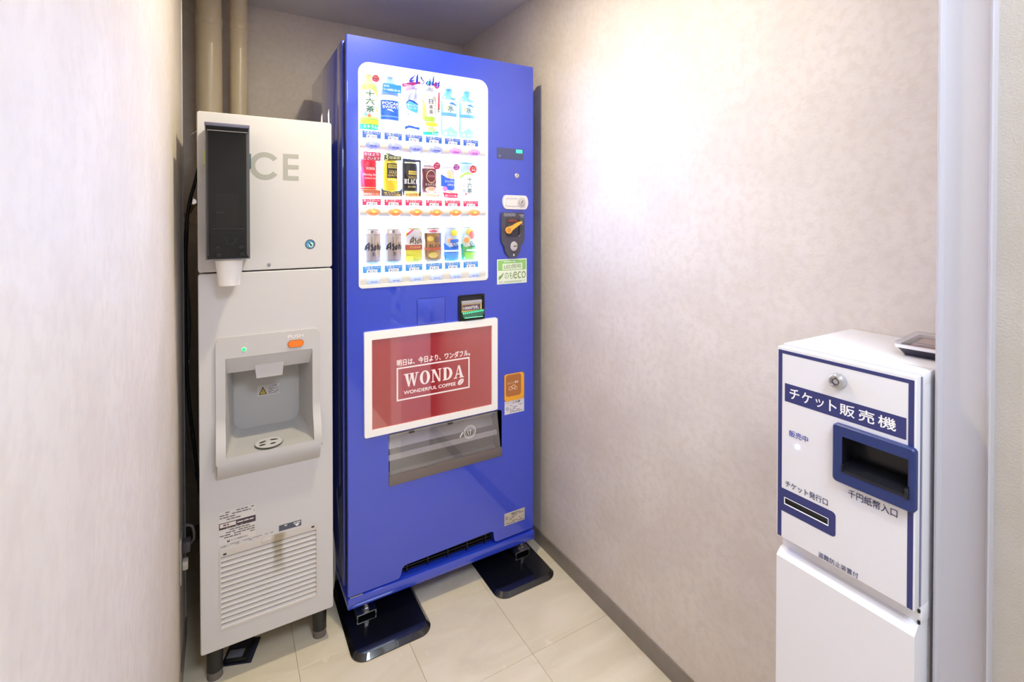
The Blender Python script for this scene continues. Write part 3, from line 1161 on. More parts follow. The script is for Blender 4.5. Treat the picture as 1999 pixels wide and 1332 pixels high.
def R(u0, u1, v0, v1):
    return rect(u0, u1, v0, v1)


BOT = [(0, .86), (.03, .95), (.08, 1), (.30, 1), (.33, .97), (.36, 1), (.74, 1), (.84, .80), (.92, .48), (.94, .40), (1, .40)]
BOTW = [(0, .9), (.03, 1), (.30, 1), (.42, .93), (.52, 1), (.74, 1), (.84, .86), (.92, .55), (.94, .45), (1, .45)]
CAN = [(0, .84), (.03, .92), (.05, 1), (.92, 1), (.96, .93), (1, .88)]
CANT = [(0, .82), (.04, .97), (.07, 1), (.88, 1), (.93, .92), (1, .86)]
BCAN = [(0, .86), (.04, .97), (.07, 1), (.78, 1), (.86, .82), (.90, .66), (1, .66)]
GW = 'bottles on the top shelf of the drink machine'
GM = 'cans on the middle shelf of the drink machine'
GL = 'cans on the bottom shelf of the drink machine'
TOPZ = 1.6155
DG = (22, 84, 56)

sample('tea_bottle', 'green and white tea bottle with three green brush characters, far left of top shelf', .4190, .0325, TOPZ, 1.797, BOT,
       M((238, 196, 96), .25),
       [(R(-1, 1, .16, .86), (246, 250, 246)), (R(-1, 1, .73, .80), (150, 206, 80)), (R(-1, 1, .80, .84), (196, 226, 96)),
        (R(-1, 1, .20, .24), (196, 224, 110)), (R(-1, 1, .18, .20), (120, 196, 80)), (R(-1, 1, .10, .18), (238, 190, 40)), (R(-1, 1, .0, .10), (40, 170, 100)),
        (ell(0, .50, .80, .235, 30), (250, 252, 248)),
        ([(-.55, .275), (-.38, .31), (-.2, .275), (-.38, .24)], (96, 160, 206)), ([(-.25, .255), (-.05, .295), (.15, .255), (-.05, .215)], (200, 110, 70)),
        (ell(-.62, .60, .07, .018, 10), (200, 200, 80)), (ell(.60, .56, .06, .014, 10), (150, 190, 120)), (ell(-.66, .42, .07, .02, 10), (130, 170, 130)),
        (ell(.62, .40, .06, .018, 10), (160, 200, 140)), (ell(-.5, .48, .04, .012, 10), (226, 150, 150))],
       [('十六茶', -.36, .40, .30, .72, DG, dict(vertical=True, bold=.045)), ('ミネラル!', -.55, .75, .022, .080, (240, 250, 240))],
       cap=(.013, .012, (230, 190, 120)),
       pops=[(ell(.4375, 1.7840, .0125, .0125, 26), [('16oz', .4285, .4460, 1.7860, 1.7910, (250, 220, 90)), ('ブレンド', .4290, .4465, 1.7775, 1.7825, (250, 236, 236))], (204, 44, 62))],
       group=GW, cat='bottle')

sample('sports_drink_bottle', 'white sports drink bottle with a royal blue label, second from left on the top shelf', .4900, .0315, TOPZ, 1.800, BOTW,
       M((176, 200, 230), .2),
       [(R(-1, 1, .22, .56), (28, 92, 200)), ([(-1, .385), (-.3, .39), (1, .33), (1, .37), (0, .405), (-1, .415)], (244, 248, 252)),
        (R(-1, 1, .265, .285), (110, 160, 226)), (R(-1, 1, .0, .20), (244, 246, 250)), (R(-1, 1, .57, .66), (240, 244, 250))],
       [('POCARI', -.82, .92, .48, .535, (246, 248, 252), dict(bold=.05)), ('SWEAT', -.82, .86, .42, .468, (246, 248, 252), dict(bold=.05))],
       cap=(.0145, .013, (226, 236, 248)),
       pops=[(rrect(.4600, .5240, 1.7450, 1.7730, .001, 2), [('水よりも、', .4640, .4830, 1.7610, 1.7690, (236, 246, 252)), ('ヒトの身体に近い水。', .4640, .5210, 1.7490, 1.7570, (236, 246, 252))], (20, 120, 196))],
       group=GW, cat='bottle')

sample('milk_drink_bottle', 'milky white drink bottle with small blue wave label, third on the top shelf', .5640, .0325, TOPZ, 1.800, BOTW,
       M((206, 212, 232), .3),
       [([(-.6, .50), (-.55, .56), (-.2, .60), (.7, .55), (.7, .40), (.3, .40), (-.5, .45)], (74, 180, 214)),
        ([(-.6, .54), (-.3, .60), (.0, .585), (.7, .545), (.7, .56), (.2, .61), (-.3, .63), (-.6, .57)], (20, 70, 180)),
        ([(-.7, .12), (-.3, .145), (.4, .12), (.9, .13), (.9, .08), (.4, .095), (-.3, .11), (-.7, .07)], (20, 84, 186)),
        (R(-.4, .7, .05, .085), (250, 240, 242)), (ell(-.4, .35, .08, .012, 10), (120, 150, 200)), (R(-.5, -.1, .31, .316), (150, 150, 190))],
       [('カルピス', -.48, .62, .50, .545, (248, 250, 252), dict(bold=.04)), ('ウォーター', -.42, .62, .45, .49, (240, 248, 252), dict(bold=.04))],
       cap=(.0145, .013, (240, 242, 250)),
       pops=[([(.5255, 1.7680), (.5255, 1.7800), (.5900, 1.7960), (.5940, 1.7880), (.5600, 1.7770)], [('期間限定', .5330, .5600, 1.7740, 1.7800, (250, 230, 236))], (226, 50, 90))],
       group=GW, cat='bottle')

sample('green_tea_bottle', 'green tea bottle with vertical black writing above a cup picture, fourth on top shelf', .6350, .0315, TOPZ, 1.795, BOT,
       M((222, 238, 186), .25),
       [(R(-1, 1, .02, .80), (238, 244, 230)), (R(-.98, -.45, .30, .78), (190, 222, 110)), (R(-.55, .62, .34, .80), (248, 248, 244)), (R(-.72, .35, .27, .36), (156, 204, 60)),
        (ell(0, .21, .80, .06, 26), (236, 226, 190)), (ell(0, .212, .66, .045, 26), (214, 220, 60)), (R(-.4, .4, .105, .125), (214, 210, 80)),
        ([(-.9, .0), (-.9, .055), (0, .06), (.9, .09), (.9, .0)], (40, 176, 104))],
       [('日本茶', -.28, .14, .40, .70, (40, 40, 44), dict(vertical=True)), ('旨みひろがる', .26, .48, .42, .78, (70, 60, 60), dict(vertical=True, bold=.0)),
        ('555', .0, .8, .008, .05, (236, 250, 240))],
       cap=(.013, .012, (60, 150, 70)),
       pops=[(ell(.6510, 1.7900, .0115, .0120, 24), [('旨', .6450, .6570, 1.7840, 1.7960, (250, 200, 220))], (230, 50, 96)),
             (rect(.6560, .6625, 1.7060, 1.7670), [], (216, 50, 62)), (rect(.6560, .6625, 1.6960, 1.7100), [('茶', .6568, .6618, 1.6985, 1.7065, (230, 230, 230))], (52, 48, 60))],
       group=GW, cat='bottle')
for k, (cx, lab) in enumerate(((.7060, 'clear mountain water bottle with pale blue label, fifth from left on the top shelf'),
                               (.7775, 'clear mountain water bottle with pale blue label, far right of the top shelf'))):
    sample('water_bottle', lab, cx, .0320, TOPZ, 1.788, BOTW, M((120, 184, 226), .15),
           [(R(-1, 1, .44, .78), (168, 206, 234)), (R(-.8, .8, .5, .76), (206, 228, 240)), (R(-1, 1, .44, .50), (96, 164, 220)), ([(-.1, .705), (.3, .725), (.55, .70), (.9, .67), (.9, .66), (.4, .675), (-.1, .69)], (52, 124, 196)),
            (ell(-.35, .60, .17, .035, 14), (250, 206, 150)), (ell(.48, .60, .2, .04, 14), (240, 216, 220)), (R(-.85, .85, .13, .43), (240, 244, 250)),
            ([(-.8, .12), (-.3, .17), (0, .215), (.3, .17), (.8, .12)], (150, 208, 220)), (R(-.95, .95, .0, .12), (158, 214, 150)), (ell(-.5, .06, .14, .035, 12), (240, 240, 236)),
            (ell(.35, .86, .33, .055, 20), (190, 216, 236)), (ell(.35, .86, .26, .04, 20), (228, 236, 244))],
           [('水', -.28, .32, .52, .67, (24, 96, 90)), ('富士山', -.1, .7, .04, .085, (238, 248, 238), dict(bold=.0))],
           cap=(.0145, .012, (214, 232, 246)), group=GW, cat='bottle')

MZ = 1.3955
sample('red_coffee_can', 'bright red coffee can, far left of the middle shelf', .4180, .0270, MZ + .016, 1.520, CAN, M((206, 30, 48), .3, metal=.2),
       [(R(-1, 1, .0, .985), (214, 26, 44)), (R(-1, -.55, .0, .985), (222, 70, 130)), (R(-.4, .6, .62, .76), (200, 44, 40)), (R(-1, 1, .05, .07), (236, 150, 80)), (R(-1, 1, .11, .13), (240, 170, 90))],
       [('WONDA', -.38, .62, .66, .74, (250, 244, 240), dict(serif=True) if False else dict(bold=.03)), ('Morning Shot', -.7, .9, .46, .55, (250, 226, 214), dict(slant=.3)), ('MORNING COFFEE', -.5, .8, .38, .42, (250, 226, 214))],
       lid=STEEL,
       pops=[(rrect(.3960, .4540, 1.5120, 1.5420, .006, 3), [('おはよう', .3990, .4460, 1.5280, 1.5385, (252, 240, 236)), ('ございます!', .3975, .4520, 1.5150, 1.5255, (252, 240, 236))], (206, 50, 54)),
             (rect(.3950, .4520, 1.3960, 1.4170), [('朝専用缶コーヒー', .3970, .4500, 1.3985, 1.4065, (250, 240, 230))], (176, 96, 60))],
       group=GM)
sample('gold_coffee_can', 'yellow gold screw-top coffee can with a black square badge, second on the middle shelf', .4915, .0255, MZ + .012, 1.525, CAN, M((226, 196, 44), .3, metal=.3),
       [(R(-1, 1, .0, .985), (232, 206, 50)), (R(-.55, .80, .44, .86), (54, 42, 26)), (R(-.42, .72, .72, .83), (226, 200, 80)), (R(-1, 1, .09, .11), (206, 180, 40))],
       [('WONDA', -.36, .66, .745, .81, (70, 52, 24)), ('GOLD', -.30, .66, .57, .655, (226, 206, 120), dict(bold=.01)), ('QUALITY', -.44, .72, .475, .545, (226, 206, 120), dict(bold=.01)), ('金の微糖', -.44, .66, .36, .41, (250, 240, 200))],
       lid=M((214, 186, 60), .3, metal=.5),
       pops=[([(.4640, 1.5160), (.4640, 1.5350), (.4720, 1.5420), (.4860, 1.5395), (.5050, 1.5330), (.5240, 1.5340), (.5240, 1.5180)],
              [('3', .4670, .4780, 1.5165, 1.5375, (244, 230, 110)), ('冠達成!', .4810, .5200, 1.5215, 1.5305, (244, 230, 150))], (82, 76, 44)),
             ([(.4540, 1.4270), (.4540, 1.3960), (.5260, 1.3960), (.5260, 1.4270), (.5180, 1.4170), (.4900, 1.4110), (.4620, 1.4170)],
              [('極上アロマ', .4640, .5150, 1.4060, 1.4110, (236, 226, 90)), ('プレミアム微糖', .4640, .5200, 1.3985, 1.4045, (236, 226, 90))], (70, 76, 92))],
       group=GM)
sample('black_coffee_can', 'black and gold coffee can in a dark display sleeve, third on the middle shelf', .5600, .0270, MZ + .014, 1.520, CAN, M((44, 38, 34), .25, metal=.3),
       [(R(-1, 1, .0, .93), (48, 42, 36)), (R(-.8, .9, .93, .97), (226, 206, 130)), (R(-.3, .72, .58, .70), (214, 190, 70)), (R(-1, 1, .02, .06), (196, 176, 110))],
       [('WONDA', -.22, .64, .61, .67, (60, 46, 24)), ('GOLD', -.32, .62, .46, .53, (214, 190, 100)), ('BLACK', -.78, .90, .29, .44, (250, 250, 250), dict(serif=True)), ('金の無糖', -.4, .6, .17, .23, (196, 180, 120))],
       lid=STEEL,
       pops=[([(.5270, 1.4200), (.5270, 1.4000), (.5330, 1.4000), (.5330, 1.5180), (.5860, 1.5160), (.5860, 1.4000), (.5930, 1.4000), (.5930, 1.5240), (.5270, 1.5270)], [], (58, 56, 76)),
             (rect(.5340, .5920, 1.3960, 1.4130), [('★4冠受賞★', .5370, .5890, 1.3990, 1.4090, (150, 120, 60))], (230, 216, 130))],
       group=GM)
sample('cocoa_can', 'dark brown milk cocoa can with a cup picture, fourth on the middle shelf', .6310, .0275, MZ + .014, 1.507, CAN, M((90, 44, 40), .3),
       [(R(-1, 1, .0, .96), (96, 44, 42)), (R(-1, -.8, .0, .96), (150, 60, 40)), (R(-1, 1, .90, .985), (220, 186, 160)),
        (ell(.1, .62, .62, .235, 28), (222, 190, 150)), (ell(.1, .62, .55, .205, 28), (96, 40, 44)), (ell(.1, .15, .72, .105, 26), (238, 196, 170)), (ell(.1, .155, .55, .07, 22), (214, 150, 120))],
       [('COCOA', -.3, .5, .60, .67, (222, 150, 140)), ('ミルクココア', -.62, .95, .29, .37, (250, 244, 240))],
       lid=STEEL,
       pops=[(ell(.6520, 1.5080, .0135, .0135, 24), [('コク増し', .6430, .6610, 1.5095, 1.5150, (250, 226, 226)), ('新しい', .6440, .6600, 1.5010, 1.5065, (250, 226, 226))], (204, 40, 74)),
             (rect(.6030, .6610, 1.3960, 1.4130), [('ココアで ひといき', .6070, .6590, 1.4000, 1.4060, (220, 150, 90))], (246, 234, 210))],
       group=GM)
sample('milk_tea_can', 'cream and blue milk tea can, fifth on the middle shelf', .7020, .0270, MZ + .014, 1.506, CAN, M((240, 234, 220), .3),
       [(R(-1, 1, .0, .985), (244, 240, 230)), ([(-1, .74), (-.3, .60), (.3, .56), (1, .58), (1, .24), (.5, .14), (-.2, .16), (-.6, .28), (-1, .30)], (36, 96, 214)),
        (ell(.2, .80, .55, .10, 22), (224, 200, 150)), (R(-.3, .85, .60, .70), (214, 206, 150)), (ell(-.55, .20, .28, .09, 18), (236, 130, 200)), ([(-.1, .12), (.2, .02), (.4, .0), (.3, .08), (.0, .16)], (226, 196, 130))],
       [('ミルクティー', -.55, .95, .43, .52, (250, 250, 252), dict(bold=.04)), ('紅茶仕立て', -.25, .7, .31, .39, (250, 250, 252))],
       lid=STEEL,
       pops=[(ell(.7260, 1.5070, .0125, .0125, 24), [('茶葉', .7180, .7340, 1.5080, 1.5140, (250, 226, 246)), ('2倍', .7190, .7330, 1.5000, 1.5060, (250, 226, 246))], (180, 36, 140)),
             ([(.6790, 1.3960), (.6740, 1.4150), (.7020, 1.4120), (.7310, 1.4150), (.7310, 1.3960)], [('濃厚ミルクコク増し', .6810, .7290, 1.3990, 1.4080, (252, 240, 244))], (214, 30, 76))],
       group=GM)
sample('tea_can', 'white tea can with three green brush characters, far right of the middle shelf', .7755, .0300, MZ + .002, 1.528, CAN, M((214, 232, 240), .3),
       [(R(-1, 1, .0, .985), (226, 240, 238)), (R(-1, 1, .955, .985), (60, 140, 196)), (R(-1, 1, .72, .93), (190, 222, 240)), ([(-1, .60), (-.3, .71), (.4, .71), (1, .64), (1, .60), (.4, .66), (-.3, .66), (-1, .54)], (170, 210, 70)),
        (ell(.1, .36, .78, .31, 28), (248, 250, 248)), (ell(-.45, .20, .2, .05, 14), (170, 200, 226)), (ell(-.25, .11, .13, .035, 12), (226, 130, 110)), (ell(-.5, .33, .12, .03, 10), (220, 200, 190)), (ell(.62, .30, .06, .02, 10), (160, 200, 140))],
       [('十六茶', -.12, .50, .12, .60, DG, dict(vertical=True, bold=.04))],
       lid=STEEL,
       pops=[(ell(.7940, 1.5030, .0145, .0145, 24), [('16oz', .7840, .8040, 1.5055, 1.5105, (250, 210, 90)), ('麦茶', .7860, .8020, 1.4965, 1.5025, (250, 236, 236))], (200, 34, 48))],
       group=GM)

LZ = 1.1690
SILV = M((206, 186, 166), .28, metal=.85)
for (cx, lab) in ((.4290, 'silver and bronze beer can with black brush lettering, far left of the bottom shelf'),
                  (.5010, 'silver and bronze beer can with black brush lettering, second on the bottom shelf')):
    sample('beer_can', lab, cx, .0300, LZ, 1.284, CANT, SILV,
           [(R(-1, -.72, .1, .86), (206, 208, 226)), (R(-.25, .05, .0, .98), (120, 104, 92)), (R(.25, .6, .0, .86), (190, 164, 136)), (R(-.9, .95, .855, .862), (90, 80, 84)), (R(-.9, .95, .10, .107), (90, 80, 84))],
           [('A', -.82, .86, .40, .64, (34, 30, 40), dict(brush=True)), ('生', -.15, .25, .25, .35, (50, 44, 50))],
           lid=STEEL, group=GL)
sample('lager_can', 'gold beer can with a red-brown band, third on the bottom shelf', .5735, .0310, LZ, 1.286, CANT, M((214, 190, 70), .3, metal=.5),
       [(R(-1, 1, .0, .38), (214, 196, 52)), (R(-1, -.2, .04, .2), (226, 230, 60)), (R(-1, 1, .38, .53), (176, 84, 52)), (R(-1, 1, .53, .98), (222, 214, 204)), ([(-.85, .80), (-.55, .86), (-.1, .99), (-.35, .99), (-.85, .86)], (214, 60, 70))],
       [('A', -.55, .88, .55, .78, (96, 74, 40), dict(brush=True)), ('CLEAR', -.5, .6, .43, .49, (236, 190, 130))],
       lid=STEEL, group=GL)
sample('black_lager_can', 'gold and brown foiled beer can, fourth on the bottom shelf', .6440, .0320, LZ, 1.287, CANT, M((176, 132, 76), .3, metal=.6),
       [(R(-1, 1, .0, .86), (178, 134, 72)), (R(-1, -.75, .0, .86), (120, 80, 44)), (R(-1, 1, .35, .43), (196, 96, 66)), (R(.7, 1, .0, .9), (104, 100, 140)), (ell(-.4, .70, .34, .08, 16), (222, 190, 90)), (ell(.3, .66, .3, .10, 16), (130, 100, 80)),
        (ell(-.1, .2, .5, .09, 16), (214, 180, 80)), (R(-1, 1, .86, .98), (236, 226, 222)), (ell(-.1, .92, .5, .035, 16), (214, 90, 100))],
       [('BLACK', -.5, .66, .44, .53, (40, 34, 40), dict(serif=True))],
       lid=STEEL, group=GL)
sample('lemon_cocktail_can', 'white and blue cocktail can with lemon picture, fifth on the bottom shelf', .7145, .0290, LZ, 1.287, CANT, M((200, 214, 226), .3, metal=.4),
       [(R(-1, 1, .0, .98), (206, 216, 230)), (ell(.25, .86, .5, .10, 18), (238, 216, 60)), (ell(-.2, .62, .42, .08, 18), (236, 176, 110)),
        ([(-1, .56), (-.4, .42), (.3, .46), (1, .48), (1, .0), (-1, .0)], (50, 116, 206)), (R(-.3, 1, .56, .66), (56, 110, 206)), (R(-.9, .9, .28, .34), (220, 232, 240)), (R(-1, 1, .0, .26), (90, 142, 176))],
       [('Slat', -.15, .9, .40, .58, (40, 70, 130), dict(slant=.3, bold=.0))],
       lid=STEEL, group=GL)
sample('grapefruit_cocktail_can', 'white and green cocktail can with grapefruit picture, far right of the bottom shelf', .7820, .0300, LZ, 1.288, CANT, M((206, 222, 200), .3, metal=.4),
       [(R(-1, 1, .0, .98), (216, 226, 216)), (ell(.05, .88, .5, .10, 18), (240, 196, 70)), (ell(.35, .78, .38, .13, 20), (226, 110, 80)), (ell(-.35, .62, .34, .09, 18), (230, 150, 80)),
        ([(-1, .52), (-.5, .40), (.3, .44), (1, .46), (1, .0), (-1, .0)], (92, 170, 80)), (R(-1, -.75, .0, .50), (30, 150, 110)), (R(-.4, 1, .28, .34), (220, 236, 214)), (R(-.6, 1, .0, .25), (150, 196, 60))],
       [('Slat', -.1, .85, .40, .58, (60, 70, 60), dict(slant=.3, bold=.0))],
       lid=STEEL, group=GL)

# ------------------------------------------------------------------ ice machine
IO = (-0.0605, 1.60, 0)
ice = thing('ice_machine', 'narrow ivory ice dispenser machine standing on black feet left of the blue machine', 'ice machine', IO)


def I(name, **k):
    return G(name, k.pop('parent', ice), IO, **k)


IX0, IX1, IZ0, IZ1 = -.0605, .2905, .1110, 1.6165
IY = 1.60
g = I('cabinet', smooth=35)
g.box(IX0 + .003, IX1 - .003, IY + .150, 2.18, .118, IZ1 - .004, ICEW, .003)
g.box(IX0 + .003, IX0 + .012, IY + .018, IY + .152, .118, IZ1 - .004, ICEW, .002)
g.box(IX1 - .012, IX1 - .003, IY + .018, IY + .152, .118, IZ1 - .004, ICEW, .002)
g.box(IX0 + .012, IX1 - .012, IY + .018, IY + .150, IZ1 - .016, IZ1 - .0045, ICEW)
g.box(IX0 + .012, IX1 - .012, IY + .018, IY + .150, .1185, .130, ICEW)
g.done()


def panel(name, x0, x1, z0, z1, holes=()):
    g = I(name, smooth=40)
    g.prism(rrect(x0 + .003, x1 - .003, z0 + .003, z1 - .003, .004, 4), IY, IY + .0005, ICEW, [h[::-1] for h in holes])
    o = rrect(x0 + .003, x1 - .003, z0 + .003, z1 - .003, .004, 4)
    prev = [(p[0], IY, p[1]) for p in o]
    cx, cz = (x0 + x1) / 2, (z0 + z1) / 2
    for k in range(1, 5):
        a = .5 * PI * k / 4
        e = .003 * math.sin(a)
        oo = rrect(x0 + .003 - e, x1 - .003 + e, z0 + .003 - e, z1 - .003 + e, .004 + e, 4)
        cur = [(p[0], IY + .003 * (1 - math.cos(a)), p[1]) for p in oo]
        n = len(cur)
        g.add(prev + cur, [(i, (i + 1) % n, n + (i + 1) % n, n + i) for i in range(n)], ICEW)
        prev = cur
    cur = [(p[0], IY + .018, p[2]) for p in prev]
    g.add(prev + cur, [(i, (i + 1) % n, n + (i + 1) % n, n + i) for i in range(n)], ICEW)
    return g.done()


panel('upper_panel', IX0, IX1, 1.1725, IZ1)
NX0, NX1, NZ0, NZ1 = .0030, .2310, .6620, .9290
GX0, GX1, GZ0, GZ1 = -.0142, .2440, .1635, .3915
panel('lower_panel', IX0, IX1, IZ0, 1.1690, [rect(NX0 - .004, NX1 + .004, NZ0 - .004, NZ1 + .004), rect(GX0 + .002, GX1 - .002, GZ0 + .002, GZ1 - .002)])
g = I('lettering')
GREY = M((166, 166, 160), .45, name='letter_grey')
cxx, czz, ro, ri_ = .1060, 1.4740, .0400, .0255
a0 = math.radians(36)
outer = [(cxx + ro * math.cos(a), czz + ro * math.sin(a)) for a in [a0 + (2 * PI - 2 * a0) * k / 32 for k in range(33)]]
inner = [(cxx + ri_ * math.cos(a), czz + ri_ * math.sin(a)) for a in [a0 + (2 * PI - 2 * a0) * k / 32 for k in range(32, -1, -1)]]
for k in range(32):
    g.sheet([outer[k], outer[k + 1], inner[31 - k], inner[32 - k]], IY - .0003, GREY)
g.sheet(rect(.1535, .1665, 1.4350, 1.5130), IY - .0003, GREY)
for z in (1.4350, 1.4680, 1.5000):
    g.sheet(rect(.1535, .1960, z, z + .0130), IY - .0003, GREY)
g.sheet(rect(.0300, .0430, 1.4350, 1.5130), IY - .0003, GREY)
g.done()
# round maker's sticker
g = I('round_sticker')
g.sheet(ell(.2272, 1.2440, .0158, .0160, 30), IY - .0003, M((226, 232, 232), .4))
g.sheet(ell(.2272, 1.2440, .0148, .0150, 30), IY - .0006, M((52, 60, 96), .4))
g.sheet(ell(.2265, 1.2440, .0102, .0104, 26), IY - .0009, M((70, 170, 210), .4))
g.sheet(ell(.2300, 1.2420, .0066, .0078, 20), IY - .0011, M((178, 222, 222), .4))
rs = g.done()
g = I('emblem', parent=rs)
g.sheet([(.2200, 1.2490), (.2230, 1.2510), (.2260, 1.2490), (.2300, 1.2440), (.2345, 1.2390), (.2310, 1.2400), (.2300, 1.2370), (.2270, 1.2400), (.2240, 1.2440), (.2235, 1.2480)], IY - .0014, M((26, 34, 48), .4))
g.sheet([(.2228, 1.2478), (.2240, 1.2465), (.2265, 1.2410), (.2285, 1.2365), (.2260, 1.2370), (.2240, 1.2400), (.2228, 1.2440)], IY - .0015, M((238, 236, 240), .4))
for k in range(18):
    a = 2 * PI * k / 18
    g.sheet(ell(.2272 + .0126 * math.cos(a), 1.2440 + .0128 * math.sin(a), .0010, .0012, 6), IY - .0009, M((170, 180, 200), .4))
g.done()
g = I('panel_screw', smooth=40)
g.lathe([(.0055, 0), (.0050, .0015), (.0, .002)], (.1146, IY, 1.1870), STEEL, 'Y', 16)
g.box(.1142, .1150, IY - .0026, IY - .0018, 1.184, 1.190, INKG)
g.done()

# dispensing niche: a moulded surround with a projecting drip ledge
g = I('dispenser_niche', smooth=45)
FX0, FX1, FZT = -.0205, .2530, .9890


def sect(z):      # outward projection of the surround at height z
    if z > .765:
        return .008
    q = min(1, (.765 - z) / .105)
    return .008 + .030 * (q * q * (3 - 2 * q))


# face of the surround (ring) made of strips that follow the ledge
zs = [.6415, .650] + [.662 + .0052 * k for k in range(21)] + [.80, .86, .929, .96, .9890]


def hx(z, side):  # rounded outer corners
    r = .02
    e = 0
    if z > FZT - r:
        e = r - math.sqrt(max(0, r * r - (z - (FZT - r)) ** 2))
    return FX0 + e if side < 0 else FX1 - e


zz = sorted(set(zs + [FZT - .02 + .02 * math.sin(.5 * PI * k / 6) for k in range(7)]))
for side in (-1, 1):
    for a, b in zip(zz[:-1], zz[1:]):
        if b <= .9291 or a < .929:
            xi = NX0 if side < 0 else NX1
            za, zb_ = a, b
            if a < NZ0 - 1e-6:
                continue
            g.add([(hx(a, side), IY - sect(a), a), (xi, IY - sect(a), a), (xi, IY - sect(b), b), (hx(b, side), IY - sect(b), b)], [(0, 1, 2, 3)], ICEP)
for a, b in zip(zz[:-1], zz[1:]):
    if a >= .9289:
        g.add([(hx(a, -1), IY - sect(a), a), (hx(a, 1), IY - sect(a), a), (hx(b, 1), IY - sect(b), b), (hx(b, -1), IY - sect(b), b)], [(0, 1, 2, 3)], ICEP)
    if b <= NZ0 + 1e-6:
        g.add([(hx(a, -1) + .004 * (a < .65), IY - sect(a), a), (hx(a, 1) - .004 * (a < .65), IY - sect(a), a), (hx(b, 1), IY - sect(b), b), (hx(b, -1), IY - sect(b), b)], [(0, 1, 2, 3)], ICEP)
# outer side walls and top
for side in (-1, 1):
    pts = [(hx(z, side), IY - sect(z), z) for z in zz]
    n = len(pts)
    g.add(pts + [(p[0], IY, p[2]) for p in pts], [(i, i + 1, n + i + 1, n + i) for i in range(n - 1)], ICEP)
g.add([(hx(FZT, -1), IY - .008, FZT), (hx(FZT, 1), IY - .008, FZT), (hx(FZT, 1), IY, FZT), (hx(FZT, -1), IY, FZT)], [(0, 1, 2, 3)], ICEP)
# sloped underside of the ledge back to the panel
lo = [(FX0 + .004, IY - sect(.6415), .6415), (FX1 - .004, IY - sect(.6415), .6415), (FX1 - .004, IY - .030, .618), (FX0 + .004, IY - .030, .618),
      (FX1 - .002, IY, .5895), (FX0 + .001, IY, .5895)]
g.add(lo, [(0, 1, 2, 3), (3, 2, 4, 5)], ICEP)
g.add([(FX0 + .004, IY - sect(.6415), .6415), (FX0 + .004, IY - .030, .618), (FX0 + .001, IY, .5895), (FX0, IY, .6415)], [(0, 1, 2, 3)], ICEP)
g.add([(FX1 - .004, IY - sect(.6415), .6415), (FX1 - .004, IY - .030, .618), (FX1 - .002, IY, .5895), (FX1, IY, .6415)], [(0, 1, 2, 3)], ICEP)
bmesh.ops.remove_doubles(g.bm, verts=g.bm.verts[:], dist=1e-5)
nich = g.done()
g = I('niche_lining', parent=nich, smooth=45)
ND = .125
INN = M((184, 183, 182), .45, name='niche_plastic')
bx0, bx1, bz0, bz1 = NX0 + .022, NX1 - .022, NZ0 + .012, NZ1 - .02
r_ = .02
fo = rrect(NX0, NX1, NZ0, NZ1, .004, 5)
# keep matching vertex counts for the loft
lo_a = [(p[0], p[1]) for p in rrect(NX0, NX1, NZ0, NZ1, .0004, 5)]
lo_b = [(p[0], p[1]) for p in rrect(NX0 + .010, NX1 - .010, NZ0 + .004, NZ1 - .004, (.022, .022, .02, .02), 5)]
lo_c = [(p[0], p[1]) for p in rrect(bx0, bx1, bz0, bz1, (.03, .03, .02, .02), 5)]


def dep(p, d):
    s_ = sect(p[1]) if d == 0 else 0
    return (p[0], IY - s_ + d, p[1])




def dens(lp, k=10):
    return [(a[0] + (b[0] - a[0]) * q / k, a[1] + (b[1] - a[1]) * q / k) for a, b in zip(lp, lp[1:] + lp[:1]) for q in range(k)]


lo_a, lo_b, lo_c = dens(lo_a), dens(lo_b), dens(lo_c)
A, B, C_ = [dep(p, 0) for p in lo_a], [(p[0], IY + .055, p[1]) for p in lo_b], [(p[0], IY + ND, p[1]) for p in lo_c]
n = len(A)
g.add(A + B, [(i, (i + 1) % n, n + (i + 1) % n, n + i) for i in range(n)], INN)
g.add(B + C_, [(i, (i + 1) % n, n + (i + 1) % n, n + i) for i in range(n)], INN)
g.add(C_, [tuple(range(n))], INN)
g.done()
g = I('niche_header', parent=nich, smooth=30)
g.add([(NX0, IY - .008, .929), (NX1, IY - .008, .929), (NX1, IY + .022, .8800), (NX0, IY + .022, .8800), (NX0, IY + .055, .8800), (NX1, IY + .055, .8800)],
      [(0, 1, 2, 3), (3, 2, 5, 4)], ICEP)
g.done()
g = I('ice_chute', parent=nich, smooth=35)
g.add([(.0770, IY + .012, .8960), (.1545, IY + .012, .8960), (.1500, IY + .014, .8560), (.0815, IY + .014, .8560),
       (.0770, IY + .06, .8960), (.1545, IY + .06, .8960), (.1500, IY + .05, .8560), (.0815, IY + .05, .8560)],
      [(0, 1, 2, 3), (0, 4, 7, 3), (1, 5, 6, 2), (3, 2, 6, 7)], ICEP)
g.done()
g = I('drain_cover', parent=nich, smooth=45)
dcx, dcy = .112, IY - .001
g.lathe([(.0370, NZ0 + .0045), (.0370, NZ0 + .0060)], (dcx, dcy, 0), M((96, 94, 80), .5), seg=36)
g.lathe([(.0362, NZ0 + .0050), (.0360, NZ0 + .0066), (.0, NZ0 + .0068)], (dcx, dcy, 0), ICEP, seg=36)
for (ax, ay, rx, an) in ((-.016, .008, .011, .5), (.014, .012, .011, -.25), (-.018, -.012, .009, .2), (.010, -.014, .008, .1)):
    c, s_ = math.cos(an), math.sin(an)
    el = [(dcx + ax + u * c - v * s_, dcy + ay + u * s_ + v * c, NZ0 + .0072) for u, v in ell(0, 0, rx, .0042, 14)]
    g.add(el, [tuple(range(14))], DARK)
g.done()
g = I('push_button', parent=nich, smooth=45)
bt = rrect(.1640, .2050, .9405, .9590, .009, 6)
